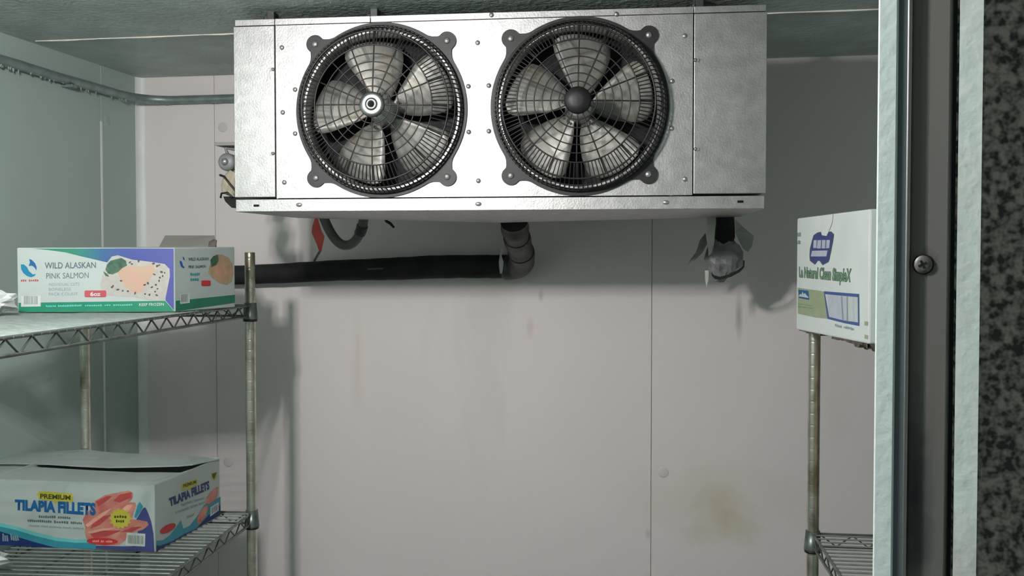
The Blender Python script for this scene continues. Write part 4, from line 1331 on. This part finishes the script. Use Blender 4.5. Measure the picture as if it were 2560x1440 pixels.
# --- paper-towel carton on the right
q1, q2 = at(1990, 822, 1.985), at(2171, 863, 1.632)
zb_ = (q1.z + q2.z) / 2
zt2 = (at(1990, 545, 1.985).z + at(2171, 524, 1.632).z) / 2
q1.z = q2.z = zb_
print('TOWEL', (q1 - q2).length, zt2 - zb_, q1, q2)
dv = (q2 - q1).normalized(); pv = Vector((-dv.y, dv.x, 0))
if pv.x < 0: pv = -pv
Wt = 0.30
bb = [q2, q2 + pv * Wt, q1 + pv * Wt, q1]
to2 = sum(bb, Vector()) / 4
tw = empty('towel_carton', to2)
tag(tw, 'white paper-towel carton with a blue badge and green panel beside the door frame', 'carton')
MB().hexa([p - to2 for p in bb], [p - to2 + Vector((0, 0, zt2 - zb_)) for p in bb]).build('carton_body', M_card, tw, 0.0035)
wF = Face(q1, (q2 - q1).cross(Vector((0, 0, 1))), to2)
decal('printed_panel', [[(1994.5, 719), (2050, 727), (2060, 729), (2068, 797), (2040, 794), (1995, 784)]], I_lime, tw, wF, 0.0004)
decal('printed_frame', [[(2060, 728), (2148.5, 735), (2149, 815), (2112, 808), (2069, 797)]], I_steel, tw, wF, 0.0005)
decal('printed_towels', [[(2064, 735.5), (2145.5, 743), (2146, 806), (2110, 801), (2074, 792)]], I_lilac, tw, wF, 0.0007)
decal('printed_towels', [[(2064, 735.5), (2069, 736), (2077, 793), (2074, 792)]], I_white, tw, wF, 0.0009)
decal('printed_towels', [[(2122, 741), (2133, 742), (2134, 804), (2122, 803)]], I_white, tw, wF, 0.0009)
decal('printed_towels', [[(2137, 742), (2145.5, 743), (2146, 806), (2139, 805)]], I_white, tw, wF, 0.0009)
for q_ in ([(2103, 740), (2107, 740), (2110, 801), (2107, 801)], [(2118, 741), (2120, 741), (2121, 803), (2118, 803)]):
    decal('printed_fold', [q_], I_mid, tw, wF, 0.0009)
decal('printed_sign', [[(1997, 724), (2022, 727), (2024, 750), (1998, 745)]], I_blue, tw, wF, 0.0006)
decal('printed_sign', [[(1998, 739), (2002, 734), (2005, 737), (2007, 728), (2010, 736), (2013, 732), (2018, 739), (2022, 742), (2022, 745), (1998, 741)]], I_white, tw, wF, 0.0008)
decal('small_print', greek([(1996, 761), (2030, 766), (2030, 763), (1996, 757)], [6, 7], rg) + greek([(1996, 768), (2034, 773), (2034, 770), (1996, 764)], [9, 5], rg), I_sage, tw, wF, 0.0006)
# shield badge
sh = [(2034, 588), (2044, 581), (2055, 579), (2066, 582), (2078, 578), (2086, 586), (2083, 606), (2078, 630), (2074, 650), (2072, 655), (2057, 663), (2050, 653), (2045, 652), (2038, 662), (2025, 652), (2024, 640), (2025, 622), (2030, 602)]
decal('printed_badge', [sh], I_forest, tw, wF, 0.0004)
cxs, cys = 2055, 620
decal('printed_badge', [[(cxs + (x - cxs) * 0.93, cys + (y - cys) * 0.95) for x, y in sh]], I_purple, tw, wF, 0.0006)
decal('badge_lettering', [[(2035, 601), (2043, 600), (2042, 620), (2034, 620)], [(2045, 601), (2054, 600), (2053, 621), (2043, 621)], [(2056, 600), (2065, 600), (2064, 621), (2055, 621)], [(2067, 600), (2076, 600), (2074, 620), (2066, 621)],
                          [(2031, 627), (2070, 626), (2067, 641), (2028, 641)]], I_lilac, tw, wF, 0.0008)
lettering('La Natural Clean SimpleX', [(1998, 701), (2126, 716), (2130, 671), (1998, 666)], I_forest, tw, wF, 0.0006, bold=0.055)
lettering('La Natural Clean SimpleX', [(1999, 700), (2125, 714.5), (2129, 673), (1999, 667.5)], I_sage, tw, wF, 0.0009, bold=0.02)
decal('small_print', greek([(1994, 592), (2003, 592), (2003, 581), (1994, 581)], [3], rg) + greek([(1994, 611), (2002, 611), (2002, 600), (1994, 600)], [3], rg), I_mid, tw, wF, 0.0006)
decal('small_print', greek([(2088, 816), (2136, 827), (2136, 820), (2088, 809)], [4, 6], rg), I_mid, tw, wF, 0.0006)
decal('printed_squares', [[(2162, 803), (2170, 804), (2170, 814), (2162, 813)], [(2162, 836), (2170, 838), (2170, 848), (2162, 846)]], I_lime, tw, wF, 0.0006)
decal('packing_tape', [[(2050, 540), (2084, 536), (2082, 556), (2076, 572), (2068, 590), (2056, 588), (2052, 570), (2054, 556)]], mat('clear_tape', (0.80, 0.83, 0.82), 0.25, var=0.03), tw, wF, 0.0012)
# torn underside edges
tn = MB()
for (xa_, xb_, dz) in ((0.03, 0.36, 0.004), (0.52, 0.80, 0.006), (0.80, 0.97, 0.011)):
    m_ = 8
    topv, botv = [], []
    for i in range(m_ + 1):
        t = xa_ + (xb_ - xa_) * i / m_
        p_ = q1.lerp(q2, t) - to2 + pv * 0.003
        topv.append(p_ + Vector((0, 0, 0.0005))); botv.append(p_ + Vector((0, 0, -dz * rnd.uniform(0.25, 1.0))))
    k = len(topv)
    tn.add(topv + botv + [p + pv * 0.02 for p in topv] + [p + pv * 0.02 for p in botv],
           [(i, i + 1, k + i + 1, k + i) for i in range(m_)] + [(2 * k + i, 2 * k + i + 1, 3 * k + i + 1, 3 * k + i) for i in range(m_)] + [(k + i, k + i + 1, 3 * k + i + 1, 3 * k + i) for i in range(m_)])
tn.build('torn_edge', M_torn, tw)
cz = MB()  # dark scraps for torn tape, also standing in for shadow under the corner
for i in range(9):
    t = 0.90 + 0.105 * i / 8
    p_ = q1.lerp(q2, t) - to2 + pv * (0.004 + 0.022 * rnd.random())
    r = rnd.uniform(0.004, 0.009)
    cz.add([p_ + Vector((-r, 0, 0)), p_ + Vector((r, 0.003, 0.002)), p_ + Vector((r * .4, 0.004, -r * 1.6)), p_ + Vector((-r * .6, -0.002, -r * 1.3)), p_ + Vector((0, 0.008, -r * .5))],
           [(0, 1, 2, 3), (0, 1, 4), (1, 2, 4), (2, 3, 4), (3, 0, 4)])
cz.build('torn_corner_shade', M_torn, tw)
# brown carton it stands on, hidden from the doorway behind the frame
sx0 = 0.42
sp_ = Vector((0.58, 1.82, ZR + 0.0006))
bc = MB().box((-0.13, -0.15, 0), (0.13, 0.17, zb_ - sp_.z - 0.0005)).build('brown_carton', M_cardbrown, None, 0.002)
bc.location = sp_
tag(bc, 'plain brown carton under the paper-towel carton, behind the door frame', 'carton')

# --- crumpled film at the left edges


def crumple(name, label, loc, size, seed):
    r_ = random.Random(seed)
    bm = bmesh.new()
    bmesh.ops.create_icosphere(bm, subdivisions=3, radius=1.0)
    for v in bm.verts:
        k = 1 + 0.28 * math.sin(v.co.x * 5.1 + seed) * math.cos(v.co.y * 6.3 + v.co.z * 4.0) + r_.uniform(-0.10, 0.10)
        v.co = Vector((v.co.x * size[0] * k, v.co.y * size[1] * k, max(-1, v.co.z) * size[2] * k))
    zmin = min(v.co.z for v in bm.verts)
    for v in bm.verts:
        v.co.z -= zmin
    me = bpy.data.meshes.new(name); bm.to_mesh(me); bm.free()
    o = obj(name, me, M_bag)
    o.location = loc
    return tag(o, label, 'plastic bag')


p = on_z(-22, 788, ZU2)
crumple('plastic_bag', 'crumpled clear plastic bag left of the salmon carton on the upper shelf', (p.x, p.y, ZU2), (0.045, 0.04, 0.022), 4)
p = on_z(-38, 1432, ZL2)
crumple('plastic_bag', 'crumpled white plastic bag at the front of the lower left shelf', (p.x, p.y, ZL2), (0.045, 0.04, 0.022), 9)
